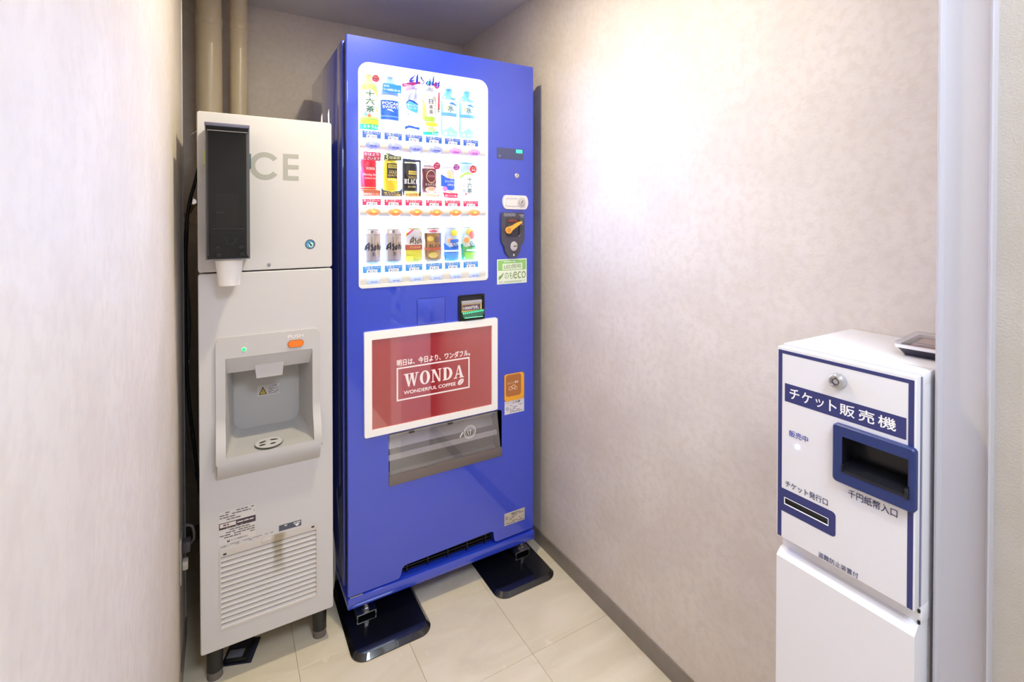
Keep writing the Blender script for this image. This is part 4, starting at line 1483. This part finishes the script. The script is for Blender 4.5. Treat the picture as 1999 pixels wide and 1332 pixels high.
g.prism(bt, IY - .013, IY - .008, M((236, 122, 40), .35, emit=.1))
g.prism(rrect(.1625, .2065, .9390, .9605, .0105, 6), IY - .0088, IY - .008, M((150, 90, 50), .4))
g.done()
g = I('power_light', parent=nich, smooth=45)
g.lathe([(.0070, 0), (.0065, .0012), (.0, .0012)], (.0491, IY - .008, .9500), M((226, 238, 228), .4), 'Y', 18)
g.lathe([(.0048, 0), (.0040, .003), (.0, .004)], (.0491, IY - .0088, .9500), M((20, 205, 110), .3, emit=1.2), 'Y', 16)
g.done()
g = I('lettering', parent=nich)
g.text('PUSH', .1635, .2055, .9665, .9770, IY - .0085, INKW, .0)
g.text('POWER', .0360, .0630, .9640, .9680, IY - .0085, M((214, 212, 208), .5), .0)
g.done()
# caution label on the back of the niche
g = I('caution_label', parent=nich)
yk = IY + ND - .0008
g.sheet(rect(.0850, .1480, .8050, .8380), yk, M((204, 202, 204), .5))
g.sheet([(.0890, .8090), (.1120, .8090), (.1005, .8340)], yk - .0003, INKD)
g.sheet([(.0925, .8110), (.1085, .8110), (.1005, .8285)], yk - .0005, M((206, 176, 60), .5))
g.text('!', .0995, .1015, .8130, .8230, yk - .0007, INKD, .02)
g.text('⚠注意', .1180, .1400, .8290, .8360, yk - .0003, INKD, .0)
ink_lines(g, .1160, .1460, .8080, .8270, yk - .0003, INKG, 5, 8, .4)
bmesh.ops.translate(g.bm, verts=g.bm.verts[:], vec=(.0040, 0, -.0380))
g.done()

# maker's labels
g = I('maker_label')
yl = IY - .0003
g.sheet(rect(-.0150, .0760, .4050, .4990), yl, M((216, 212, 212), .45))
ink_lines(g, -.0130, .0740, .4700, .4970, yl - .0003, INKG, 4, 21, .4, .6)
g.sheet(rect(-.0145, .0765, .4480, .4660), yl - .0003, M((70, 58, 68), .5))
g.sheet(rect(-.0125, .0270, .4535, .4640), yl - .0006, M((222, 216, 214), .5))
ink_lines(g, -.0115, .0260, .4550, .4630, yl - .0009, M((120, 90, 90), .5), 1, 22, .6, .8)
ink_lines(g, .0300, .0745, .4550, .4620, yl - .0009, M((220, 214, 214), .5), 1, 23, .5, .9)
ink_lines(g, .0000, .0600, .4490, .4520, yl - .0009, M((190, 184, 184), .5), 1, 24, .5)
ink_lines(g, -.0130, .0740, .4200, .4460, yl - .0003, INKG, 4, 25, .4, .55)
g.sheet(ell(.0080, .4120, .0035, .0035, 14), yl - .0003, INKD, [ell(.0080, .4135, .0018, .0018, 10)[::-1]])
g.text('ホシザキ電機株式会社', .0140, .0560, .4100, .4145, yl - .0003, INKD, .0)
g.done()
g = I('notice_label')
g.sheet(rect(-.0130, .1330, .3945, .4035), yl, M((214, 210, 210), .45))
g.text('お願い', -.0110, .0080, .3965, .4015, yl - .0003, INKG, .0)
ink_lines(g, .0120, .1310, .3955, .4030, yl - .0003, INKG, 2, 31, .4, .6)
g.done()
g = I('arrow_label')
g.sheet(rect(.1375, .1985, .3965, .4140), yl, M((82, 88, 104), .45))
ink_lines(g, .1395, .1960, .4065, .4130, yl - .0003, M((206, 210, 216), .5), 1, 33, .6)
ink_lines(g, .1395, .1700, .3985, .4045, yl - .0003, M((206, 210, 216), .5), 1, 34, .6)
g.sheet([(.1790, .4060), (.1950, .4060), (.1870, .3980)], yl - .0003, INKW)
g.done()

# grille with louvre slats; rust-brown drip stain
GRM = bpy.data.materials.new('stained_grille_plastic')
GRM.use_nodes = True
N, L = nodes(GRM)
b = N['Principled BSDF']
b.inputs['Roughness'].default_value = .42
ge = N.new('ShaderNodeNewGeometry')
se = N.new('ShaderNodeSeparateXYZ'); L.new(ge.outputs['Position'], se.inputs[0])
nz = N.new('ShaderNodeTexNoise'); nz.inputs['Scale'].default_value = 38; nz.inputs['Detail'].default_value = 5
L.new(ge.outputs['Position'], nz.inputs['Vector'])


def mth(op, a, b_=None, v=None, clamp=False):
    q = N.new('ShaderNodeMath'); q.operation = op; q.use_clamp = clamp
    L.new(a, q.inputs[0])
    if b_ is not None:
        L.new(b_, q.inputs[1])
    elif v is not None:
        q.inputs[1].default_value = v
    return q.outputs[0]


dx = mth('ABSOLUTE', mth('SUBTRACT', se.outputs[0], v=.1370))
wob = mth('MULTIPLY', nz.outputs['Fac'], v=.030)
sx_ = mth('MULTIPLY', mth('SUBTRACT', mth('ADD', wob, v=.004), dx), v=90.0, clamp=True)
vz = mth('MULTIPLY', mth('SUBTRACT', se.outputs[2], v=.262), v=16.0, clamp=True)
mk_ = mth('MULTIPLY', mth('MULTIPLY', sx_, vz), v=.75)
mix = N.new('ShaderNodeMix'); mix.data_type = 'RGBA'
mix.inputs['A'].default_value = lin((208, 202, 198)); mix.inputs['B'].default_value = lin((142, 124, 84))
L.new(mk_, mix.inputs['Factor']); L.new(mix.outputs['Result'], b.inputs['Base Color'])
g = I('grille', smooth=30)
g.prism(rrect(GX0, GX1, GZ0, GZ1, .004, 4), IY - .0015, IY + .015, GRM, [rect(GX0 + .0035, GX1 - .0035, GZ0 + .0035, GZ1 - .020)[::-1]])
g.box(GX0, GX1, IY + .016, IY + .018, GZ0, GZ1, M((110, 104, 102), .7))
g.box(-.0050, .0030, IY - .0022, IY - .0014, .3755, .3800, INKD)
g.box(.2270, .2350, IY - .0022, IY - .0014, .3800, .3845, INKD)
g.box(.0900, .1160, IY - .0035, IY - .0014, .3790, .3880, GRM, .001)
gr = g.done()
ns = 14
pitch = (GZ1 - .020 - GZ0 - .0035) / ns
sl = G('slat', gr, smooth=30)
sl.add([(GX0 + .0035 - IO[0], 0.0, 0), (GX1 - .0035 - IO[0], 0.0, 0), (GX1 - .0035 - IO[0], .013, pitch * .92), (GX0 + .0035 - IO[0], .013, pitch * .92),
        (GX0 + .0035 - IO[0], -.0002, .0022), (GX1 - .0035 - IO[0], -.0002, .0022), (GX1 - .0035 - IO[0], .012, pitch * 1.08), (GX0 + .0035 - IO[0], .012, pitch * 1.08)],
       [(0, 1, 2, 3), (4, 5, 6, 7), (0, 1, 5, 4), (3, 2, 6, 7)], GRM)
s0 = sl.done()
for k in range(ns):
    o = s0 if k == 0 else s0.copy()
    if k:
        COL.objects.link(o)
        o.parent = gr
    o.location = (0, 0.0, GZ0 + .0035 + k * pitch)
# feet
FT = M((34, 33, 36), .5, name='foot_rubber')
for fx, fy in ((-.027, 1.655), (.258, 1.655), (-.027, 2.13), (.258, 2.13)):
    g = I('foot', smooth=50)
    g.lathe([(.026, .118), (.025, .095), (.021, .080), (.020, .022)], (fx, fy, 0), FT, seg=24)
    g.lathe([(.0205, .022), (.0205, .018), (.019, .006), (.0205, .003), (.0205, 0)], (fx, fy, 0), M((112, 104, 100), .5), seg=24)
    g.done()
# cut ends of white tape sticking out behind the top edge
for pts in ([(.3060, 1.640, 1.612), (.3045, 1.640, 1.650), (.3080, 1.640, 1.668), (.3100, 1.640, 1.612)],
            [(.2840, 1.640, 1.612), (.2850, 1.640, 1.640), (.2880, 1.640, 1.652), (.2890, 1.640, 1.612)],
            [(-.0590, 1.640, 1.566), (-.0700, 1.640, 1.562), (-.0770, 1.640, 1.553), (-.0590, 1.640, 1.572)]):
    g = I('tape_end')
    xs = pts
    off = -.018 if pts[0][0] > 0 else 0
    g.add([(p[0] + off, p[1], p[2]) for p in pts] + [(p[0] + off, p[1] + .0015, p[2]) for p in pts],
          [(0, 1, 2, 3), (4, 5, 6, 7), (0, 1, 5, 4), (1, 2, 6, 5), (2, 3, 7, 6), (3, 0, 4, 7)], M((232, 228, 220), .5))
    g.done()

# ------------------------------------------------------------------ cup dispenser and cup
CO = (-.0390, 1.502, 0)
cd = thing('cup_dispenser', 'tall smoked black cup dispenser mounted on the ice machine front', 'cup dispenser', (-.039, 1.502, 1.214))


def D(name, **k):
    return G(name, k.pop('parent', cd), (-.039, 1.502, 1.214), **k)


DX0, DX1, DZ0, DZ1 = -.0385, .0618, 1.2140, 1.5620
SMOKE = clear_mat('smoked_plastic', (136, 136, 134), 1.6, .04, .06, (70, 72, 70))
g = D('back_plate')
g.box(DX0 + .004, DX1 - .004, 1.592, 1.5995, DZ0 + .004, DZ1 + .005, M((84, 80, 78), .5))
g.box(DX0 + .003, DX1 - .003, 1.512, 1.592, DZ0 + .001, DZ0 + .006, BLACK)
g.done()
g = D('smoked_cover', smooth=30)
g.add([(DX0, 1.594, DZ0), (DX0, 1.502, DZ0), (DX1, 1.502, DZ0), (DX1, 1.594, DZ0), (DX0, 1.594, DZ1), (DX0, 1.502, DZ1), (DX1, 1.502, DZ1), (DX1, 1.594, DZ1)],
      [(0, 1, 5, 4), (1, 2, 6, 5), (2, 3, 7, 6)], SMOKE)
g.done()
g = D('cover_edge', smooth=30)
EDG = M((88, 88, 98), .35)
g.box(DX0 - .0012, DX0 + .001, 1.5005, 1.5030, DZ0, DZ1, EDG)
g.box(DX1 - .0022, DX1 + .0005, 1.5005, 1.5030, DZ0, DZ1, EDG)
g.box(DX0, DX1, 1.5005, 1.5030, DZ0, DZ0 + .002, EDG)
g.box(DX0 + .004, DX1 - .004, 1.5000, 1.5020, DZ1 - .012, DZ1 - .0105, M((150, 146, 148), .4))
g.done()
g = D('top_lid', smooth=35)
g.box(DX0 - .002, DX1 + .001, 1.498, 1.596, DZ1, DZ1 + .009, M((96, 98, 122), .4), .0015)
g.done()
g = D('inner_shelf', smooth=35)
g.box(DX0 + .012, DX1 - .012, 1.530, 1.590, 1.292, 1.295, M((150, 150, 146), .4))
g.box(DX0 + .010, DX1 - .010, 1.515, 1.592, 1.2200, 1.2880, M((40, 38, 46), .4), .002)
g.box(DX0 + .024, DX0 + .040, 1.540, 1.590, 1.335, 1.340, M((120, 118, 116), .4))
g.box(DX0 + .024, DX0 + .035, 1.540, 1.590, 1.317, 1.319, M((120, 118, 116), .4))
g.box(DX0 + .022, DX1 - .026, 1.555, 1.560, 1.295, 1.390, M((96, 94, 86), .4))
g.stroke([(.000, 1.270), (.016, 1.270)], .0018, 1.5145, M((92, 92, 110), .4))
g.stroke([(.008, 1.270), (.009, 1.256), (.018, 1.252), (.026, 1.258), (.030, 1.270)], .003, 1.5145, M((92, 92, 110), .4))
g.done()
for bx_, bz_ in ((-.012, 1.243), (.042, 1.245), (-.010, 1.224), (.044, 1.226)):
    g = D('bolt', smooth=45)
    g.lathe([(.0055, 0), (.0050, .002), (.0, .003)], (bx_, 1.515, bz_), M((112, 110, 120), .35), 'Y', 16)
    g.done()
g = D('side_hook', smooth=35)
g.box(-.0445, -.0385, 1.535, 1.560, 1.463, 1.503, M((196, 206, 110), .4), .001)
g.box(.0618, .0665, 1.520, 1.560, 1.4580, 1.4980, M((52, 84, 92), .4), .001)
g.done()
g = G('paper_cup', None, (.0138, 1.545, 1.141), smooth=50)
CUPM = M((240, 238, 238), .55)
cc_ = (.0138, 1.545, 1.141)
g.lathe([(.0, .002), (.0245, .002), (.0255, 0), (.0262, .003), (.0330, .066), (.0345, .068), (.0330, .0715), (.0318, .0700), (.0250, .006), (.0, .005)], cc_, CUPM, seg=36, closed=False)
tag(g.done(loc=cc_), 'white paper cup hanging upright out of the smoked cup dispenser', 'cup')

# ------------------------------------------------------------------ hoses and cable in the gap left of the ice machine
CB = M((22, 21, 28), .4, name='black_cable')


def smooth_path(pts, n=8):
    P = [Vector(p) for p in pts]
    P = [P[0]] + P + [P[-1]]
    out = []
    for i in range(1, len(P) - 2):
        for k in range(n):
            t = k / n
            a, b_, c_, d_ = P[i - 1], P[i], P[i + 1], P[i + 2]
            out.append(.5 * ((2 * b_) + (-a + c_) * t + (2 * a - 5 * b_ + 4 * c_ - d_) * t * t + (-a + 3 * b_ - 3 * c_ + d_) * t ** 3))
    out.append(P[-2])
    return out


g = G('power_cable', None, (-.076, 1.90, 0), smooth=60)
g.tube(smooth_path([(-.066, 1.93, 1.50), (-.080, 1.92, 1.435), (-.096, 1.91, 1.36), (-.104, 1.90, 1.25), (-.107, 1.90, 1.08), (-.106, 1.90, .93),
                    (-.103, 1.90, .80), (-.094, 1.90, .68), (-.080, 1.90, .53), (-.068, 1.92, .40)]), .0052, CB)
tag(g.done(loc=(-.076, 1.90, 0)), 'thick black power cable hanging behind the left edge of the ice machine', 'cable')
hose = thing('water_hose', 'grey ribbed water hose hanging beside the black cable left of the ice machine', 'hose', (-.10, 1.95, 0))
g = G('ribbed_tube', hose, (-.10, 1.95, 0), smooth=60)
pa = smooth_path([(-.104, 1.955, 1.300), (-.108, 1.955, 1.20), (-.106, 1.955, 1.10), (-.101, 1.955, 1.00), (-.103, 1.955, .90), (-.109, 1.955, .850)], 40)
g.tube(pa, [(.0072 if i % 2 else .0060) for i in range(len(pa))], M((84, 82, 90), .45), 10)
g.done()
g = G('thin_tube', hose, (-.10, 1.95, 0), smooth=60)
g.tube(smooth_path([(-.109, 1.955, .850), (-.114, 1.955, .77), (-.113, 1.955, .66), (-.104, 1.955, .55), (-.085, 1.955, .46), (-.066, 1.955, .40)]), .0038, M((104, 100, 108), .4))
g.done()
g = G('valve', hose, (-.10, 1.95, 0), smooth=40)
g.lathe([(.0095, 0), (.0110, .006), (.0110, .014), (.0075, .018), (.0075, .030), (.0100, .034), (.0100, .046), (.0, .048)], (-.104, 1.955, 1.296), CHROME, 'Z', 16)
g.tube([(-.104, 1.955, 1.335), (-.085, 1.955, 1.368), (-.066, 1.955, 1.378)], .0075, M((150, 110, 80), .3, metal=1.0))
g.lathe([(.012, -.010), (.014, -.002), (.014, .006), (.009, .010)], (-.084, 1.945, 1.378), CHROME, 'Y', 12)
g.done()
g = G('hose_band', hose, (-.10, 1.95, 0), smooth=40)
g.lathe([(.0085, 0), (.0095, .003), (.0095, .011), (.0085, .014)], (-.109, 1.953, .840), M((226, 226, 228), .4), 'Z', 16)
g.done()
# wall outlet with plug on the left wall
ou = thing('wall_outlet', 'grey wall outlet with a plug, low on the left wall by the ice machine', 'outlet', (XL, 1.66, .37))
g = G('plate', ou, (XL, 1.66, .37), smooth=35)
g.box(XL, XL + .006, 1.625, 1.695, .31, .43, M((150, 146, 142), .4), .002)
g.done()
g = G('plug', ou, (XL, 1.66, .37), smooth=35)
g.box(XL + .006, XL + .026, 1.645, 1.675, .385, .415, M((70, 66, 72), .45), .003)
g.tube(smooth_path([(XL + .024, 1.66, .400), (XL + .034, 1.66, .415), (XL + .030, 1.665, .445), (XL + .014, 1.67, .452)]), .0035, M((90, 84, 88), .45))
g.done()
g = G('socket_cap', ou, (XL, 1.66, .37), smooth=35)
g.box(XL + .006, XL + .020, 1.648, 1.672, .335, .360, M((200, 190, 178), .45), .003)
g.done()
# little device on the floor under the ice machine
ad = thing('power_adapter', 'small black adapter box with a grey label on the floor under the ice machine', 'adapter', (.030, 1.700, 0), -.35)
g = G('case', ad, smooth=35)
g.box(-.028, .036, -.030, .048, 0, .014, BLACK, .003)
g.done()
g = G('clear_sleeve', ad)
g.box(-.034, .050, -.036, .056, 0, .002, clear_mat('sleeve', (150, 150, 165), 1.5, .1, .35, (70, 72, 92)))
g.done()
g = G('label', ad)
g.box(-.022, .022, -.026, .004, .0140, .0146, M((110, 112, 122), .4))
g.box(-.022, .030, .008, .040, .0140, .0144, M((44, 44, 60), .4))
g.done()
# cable loop seen between the two machines
g = G('drain_hose', None, (.315, 1.80, .24), smooth=60)
g.tube(smooth_path([(.300, 1.86, .33), (.312, 1.80, .285), (.319, 1.76, .22), (.322, 1.75, .14), (.320, 1.78, .04), (.318, 1.86, .012)]), .0045, M((196, 190, 176), .4))
tag(g.done(loc=(.315, 1.80, .24)), 'thin pale drain hose hanging in the gap between ice machine and blue machine', 'hose')

# ------------------------------------------------------------------ ticket machine (faces the left wall)
TO = (.85, .519, 0)
tk = thing('ticket_machine', 'white ticket vending box with navy border and Japanese lettering on its stand', 'ticket machine', TO, -PI / 2)


def T(name, **k):
    return G(name, k.pop('parent', tk), (0, 0, 0), **k)


TW_ = .2035
g = T('housing', smooth=35)
g.box(.0005, .2060, .060, .250, .7332, 1.0975, TICKW, .0025)
g.box(.0005, .2060, .018, .0600, 1.080, 1.0975, TICKW, .001)
g.box(.0005, .2060, .018, .0600, .7332, .7600, TICKW, .001)
g.box(.0006, .0060, .0182, .0598, .7595, 1.0805, TICKW)
g.box(.2005, .2059, .0182, .0598, .7595, 1.0805, TICKW)
g.done()
g = T('door', smooth=35)
slot = rect(.0149, .0868, .8200, .8305)
op = rect(.1110, .2005, .9210, .9775)
g.prism(rrect(.0, .2040, .7575, 1.0950, .0018, 3), 0.0012, .0145, TICKW, [slot[::-1], op[::-1]])
o = rrect(.0, .2040, .7575, 1.0950, .0018, 3)
i_ = rrect(.0012, .2028, .7587, 1.0938, .0012, 3)
n = len(o)
g.add([(p[0], .0012, p[1]) for p in o] + [(p[0], 0, p[1]) for p in i_], [(k, (k + 1) % n, n + (k + 1) % n, n + k) for k in range(n)], TICKW)
g.prism(i_, 0, 0, TICKW, [slot[::-1], op[::-1]])
td = g.done()
g = T('navy_border', parent=td)
yb_ = -.0003
g.sheet([(.0022, .7590), (.0022, 1.0895), (.2020, 1.0895), (.2020, .7590), (.1950, .7590), (.1950, 1.0838), (.0092, 1.0838), (.0092, .7590)], yb_, NAVY)
g.sheet(rrect(.0085, .0985, .8055, .8460, (0, .006, .006, 0), 5), yb_, NAVY, [rect(.0143, .0874, .8194, .8311)[::-1]])
g.sheet(rect(.0140, .1928, 1.0010, 1.0325), yb_, NAVY)
g.done()
g = T('slot_edge', parent=td)
g.prism(rect(.0140, .0877, .8190, .8315), -.0007, .004, INKW, [rect(.0149, .0868, .8200, .8305)[::-1]])
g.box(.012, .090, .0035, .006, .817, .833, DARK)
g.done()
g = T('lettering', parent=td)
yt_ = -.0006
NI = M((50, 52, 104), .45, name='navy_ink')
for s, a, b_ in (('チ', .0225, .0395), ('ケ', .0435, .0605), ('ッ', .0660, .0795), ('ト', .0875, .0990), ('販', .1035, .1255), ('売', .1305, .1525), ('機', .1570, .1805)):
    h = (1.0080, 1.0265) if s not in 'ッ' else (1.0085, 1.0220)
    g.text(s, a, b_, h[0], h[1], yt_, INKW, .03)
g.text('販売中', .0220, .0545, .9420, .9530, yt_, M((50, 60, 170), .45), .015)
g.text('チケット発行口', .0160, .0865, .8510, .8625, yt_, NI, .015)
g.text('千円紙幣入口', .1167, .1828, .8820, .8945, yt_, NI, .015)
g.text('盗難防止装置付', .0725, .1320, .7600, .7690, yt_, NI, .015)
g.done()
g = T('key_lock', parent=td, smooth=45)
g.lathe([(.0125, 0), (.0120, .006), (.0110, .0085), (.0095, .0095), (.0, .0095)], (.1013, 0, 1.0610), M((196, 196, 202), .25, metal=.7), 'Y', 28)
g.lathe([(.0088, 0), (.0088, .0010), (.0078, .0010)], (.1013, -.0097, 1.0610), CHROME, 'Y', 28, closed=False)
g.prism(ell(.1013, 1.0610, .0052, .0052, 22), -.0102, -.0098, INKD, [ell(.1013, 1.0610, .0042, .0042, 22)[::-1]])
g.box(.1007, .1019, -.0104, -.0098, 1.0655, 1.0680, INKD)
g.done()
g = T('sale_light', parent=td, smooth=45)
g.lathe([(.0036, 0), (.0034, .0010), (.0, .0016)], (.0362, 0, .9280), M((200, 205, 255), .3, emit=9.0, name='blue_white_led'), 'Y', 16)
g.done()
g = T('bill_slot', parent=td, smooth=40)
bo = rrect(.0968, .2070, .9020, .9940, .006, 5)
bi = rect(.1115, .2000, .9215, .9770)
bq = rrect(.0985, .2053, .9037, .9923, .005, 5)
n = len(bo)
g.add([(p[0], 0, p[1]) for p in bo] + [(p[0], -.007, p[1]) for p in bo] + [(p[0], -.009, p[1]) for p in bq],
      [(k, (k + 1) % n, n + (k + 1) % n, n + k) for k in range(n)] + [(n + k, n + (k + 1) % n, 2 * n + (k + 1) % n, 2 * n + k) for k in range(n)], NAVYP)
g.prism(bq, -.009, -.009, NAVYP, [bi[::-1]])
n = 4
g.add([(p[0], -.009, p[1]) for p in bi] + [(p[0], .030, p[1]) for p in bi], [(k, (k + 1) % n, n + (k + 1) % n, n + k) for k in range(n)], M((22, 22, 30), .3))
g.add([(p[0], .030, p[1]) for p in bi], [(0, 1, 2, 3)], M((26, 26, 34), .25))
bs = g.done()
g = T('bill_tray', parent=bs, smooth=30)
BT = M((26, 27, 34), .28)
g.add([(.1120, -.010, .9215), (.1995, -.010, .9215), (.1995, .020, .9360), (.1120, .020, .9360), (.1120, -.010, .9255), (.1995, -.010, .9255)],
      [(0, 1, 5, 4), (4, 5, 2, 3)], BT)
g.box(.1115, .1135, -.0115, .015, .9215, .9330, BT, .0005)
g.box(.1950, .2000, -.0115, .015, .9200, .9350, BT, .0008)
g.done()
g = T('hinge_pin', parent=tk, smooth=40)
for zz_ in (.7545, .7380):
    g.lathe([(.0018, -.004), (.0018, .0)], (.2035, .0165, zz_), BLACK, 'Z', 10)
g.done()
g = T('side_rib', parent=tk)
g.box(.2040, .2052, .0150, .0180, .7600, 1.0930, M((120, 124, 150), .4))
g.done()
# stand
st = thing('ticket_machine_stand', 'plain white pedestal cabinet with a sloped front lip under the ticket box', 'stand', (.85, .519, 0), -PI / 2)
STW = M((230, 229, 234), .42, name='stand_white')
g = G('front_cover', st, smooth=30)
prof = [(0.0, 0), (0.0, .7215), (.0015, .7235), (.0120, .7330), (.17, .7330), (.17, 0)]
n = len(prof)
x0_, x1_ = .0005, .2045
vs = [(x0_, y, z) for y, z in prof] + [(x1_, y, z) for y, z in prof]
g.add(vs, [(k, (k + 1) % n, n + (k + 1) % n, n + k) for k in range(n)] + [tuple(range(n)), tuple(range(n, 2 * n))], STW)
g.done()
g = G('side_seam', st)
g.box(.2045, .2052, .0480, .0492, 0, .7180, M((214, 196, 190), .5))
g.done()

# clear card case lying on the ticket machine
cs = thing('clear_case', 'small clear plastic case with brown inserts on top of the ticket machine', 'case', (1.015, .35, 1.0975), .12)
CLR = clear_mat('clear_styrene', (244, 244, 248), 1.7, .04, .10, (230, 228, 236))
g = G('lid', cs, smooth=30)
g.prism(rrect(-.062, .062, -.040, .040, .008, 4), 0, .006, CLR)
g.prism(rrect(-.0625, .0625, -.0405, .0405, .008, 4), .004, .009, M((236, 234, 242), .15, coat=1), [rrect(-.056, .056, -.034, .034, .006, 4)[::-1]])
o_ = g.done(); o_.rotation_euler = (-PI / 2, 0, 0); o_.location = (0, 0, .0225)
g = G('base', cs, smooth=30)
lo1 = rrect(-.050, .050, -.030, .030, .006, 4)
lo2 = rrect(-.060, .060, -.038, .038, .008, 4)
n = len(lo1)
g.add([(p[0], p[1], .0005) for p in lo1] + [(p[0], p[1], .0125) for p in lo2],
      [(k, (k + 1) % n, n + (k + 1) % n, n + k) for k in range(n)] + [tuple(range(n))], M((58, 58, 74), .3))
g.done()
g = G('insert', cs, smooth=35)
g.box(-.046, -.004, -.027, .027, .0126, .0132, M((150, 118, 112), .5))
g.box(.004, .050, -.027, .027, .0126, .0132, M((172, 128, 116), .5))
g.box(-.045, .045, -.0382, -.0362, .0020, .0100, M((116, 96, 92), .5))
g.lathe([(.014, .0133), (.014, .0137)], (-.026, .004, 0), M((120, 84, 84), .5), seg=20)
g.done()

# print too fine to be picked apart letter by letter
for o in bpy.data.objects:
    if o.type == 'MESH' and o.parent and o.name.split('.')[0] in ('lettering', 'coin_print', 'window_lettering', 'poster_lettering', 'flap_mark', 'emblem'):
        o['kind'] = 'stuff'
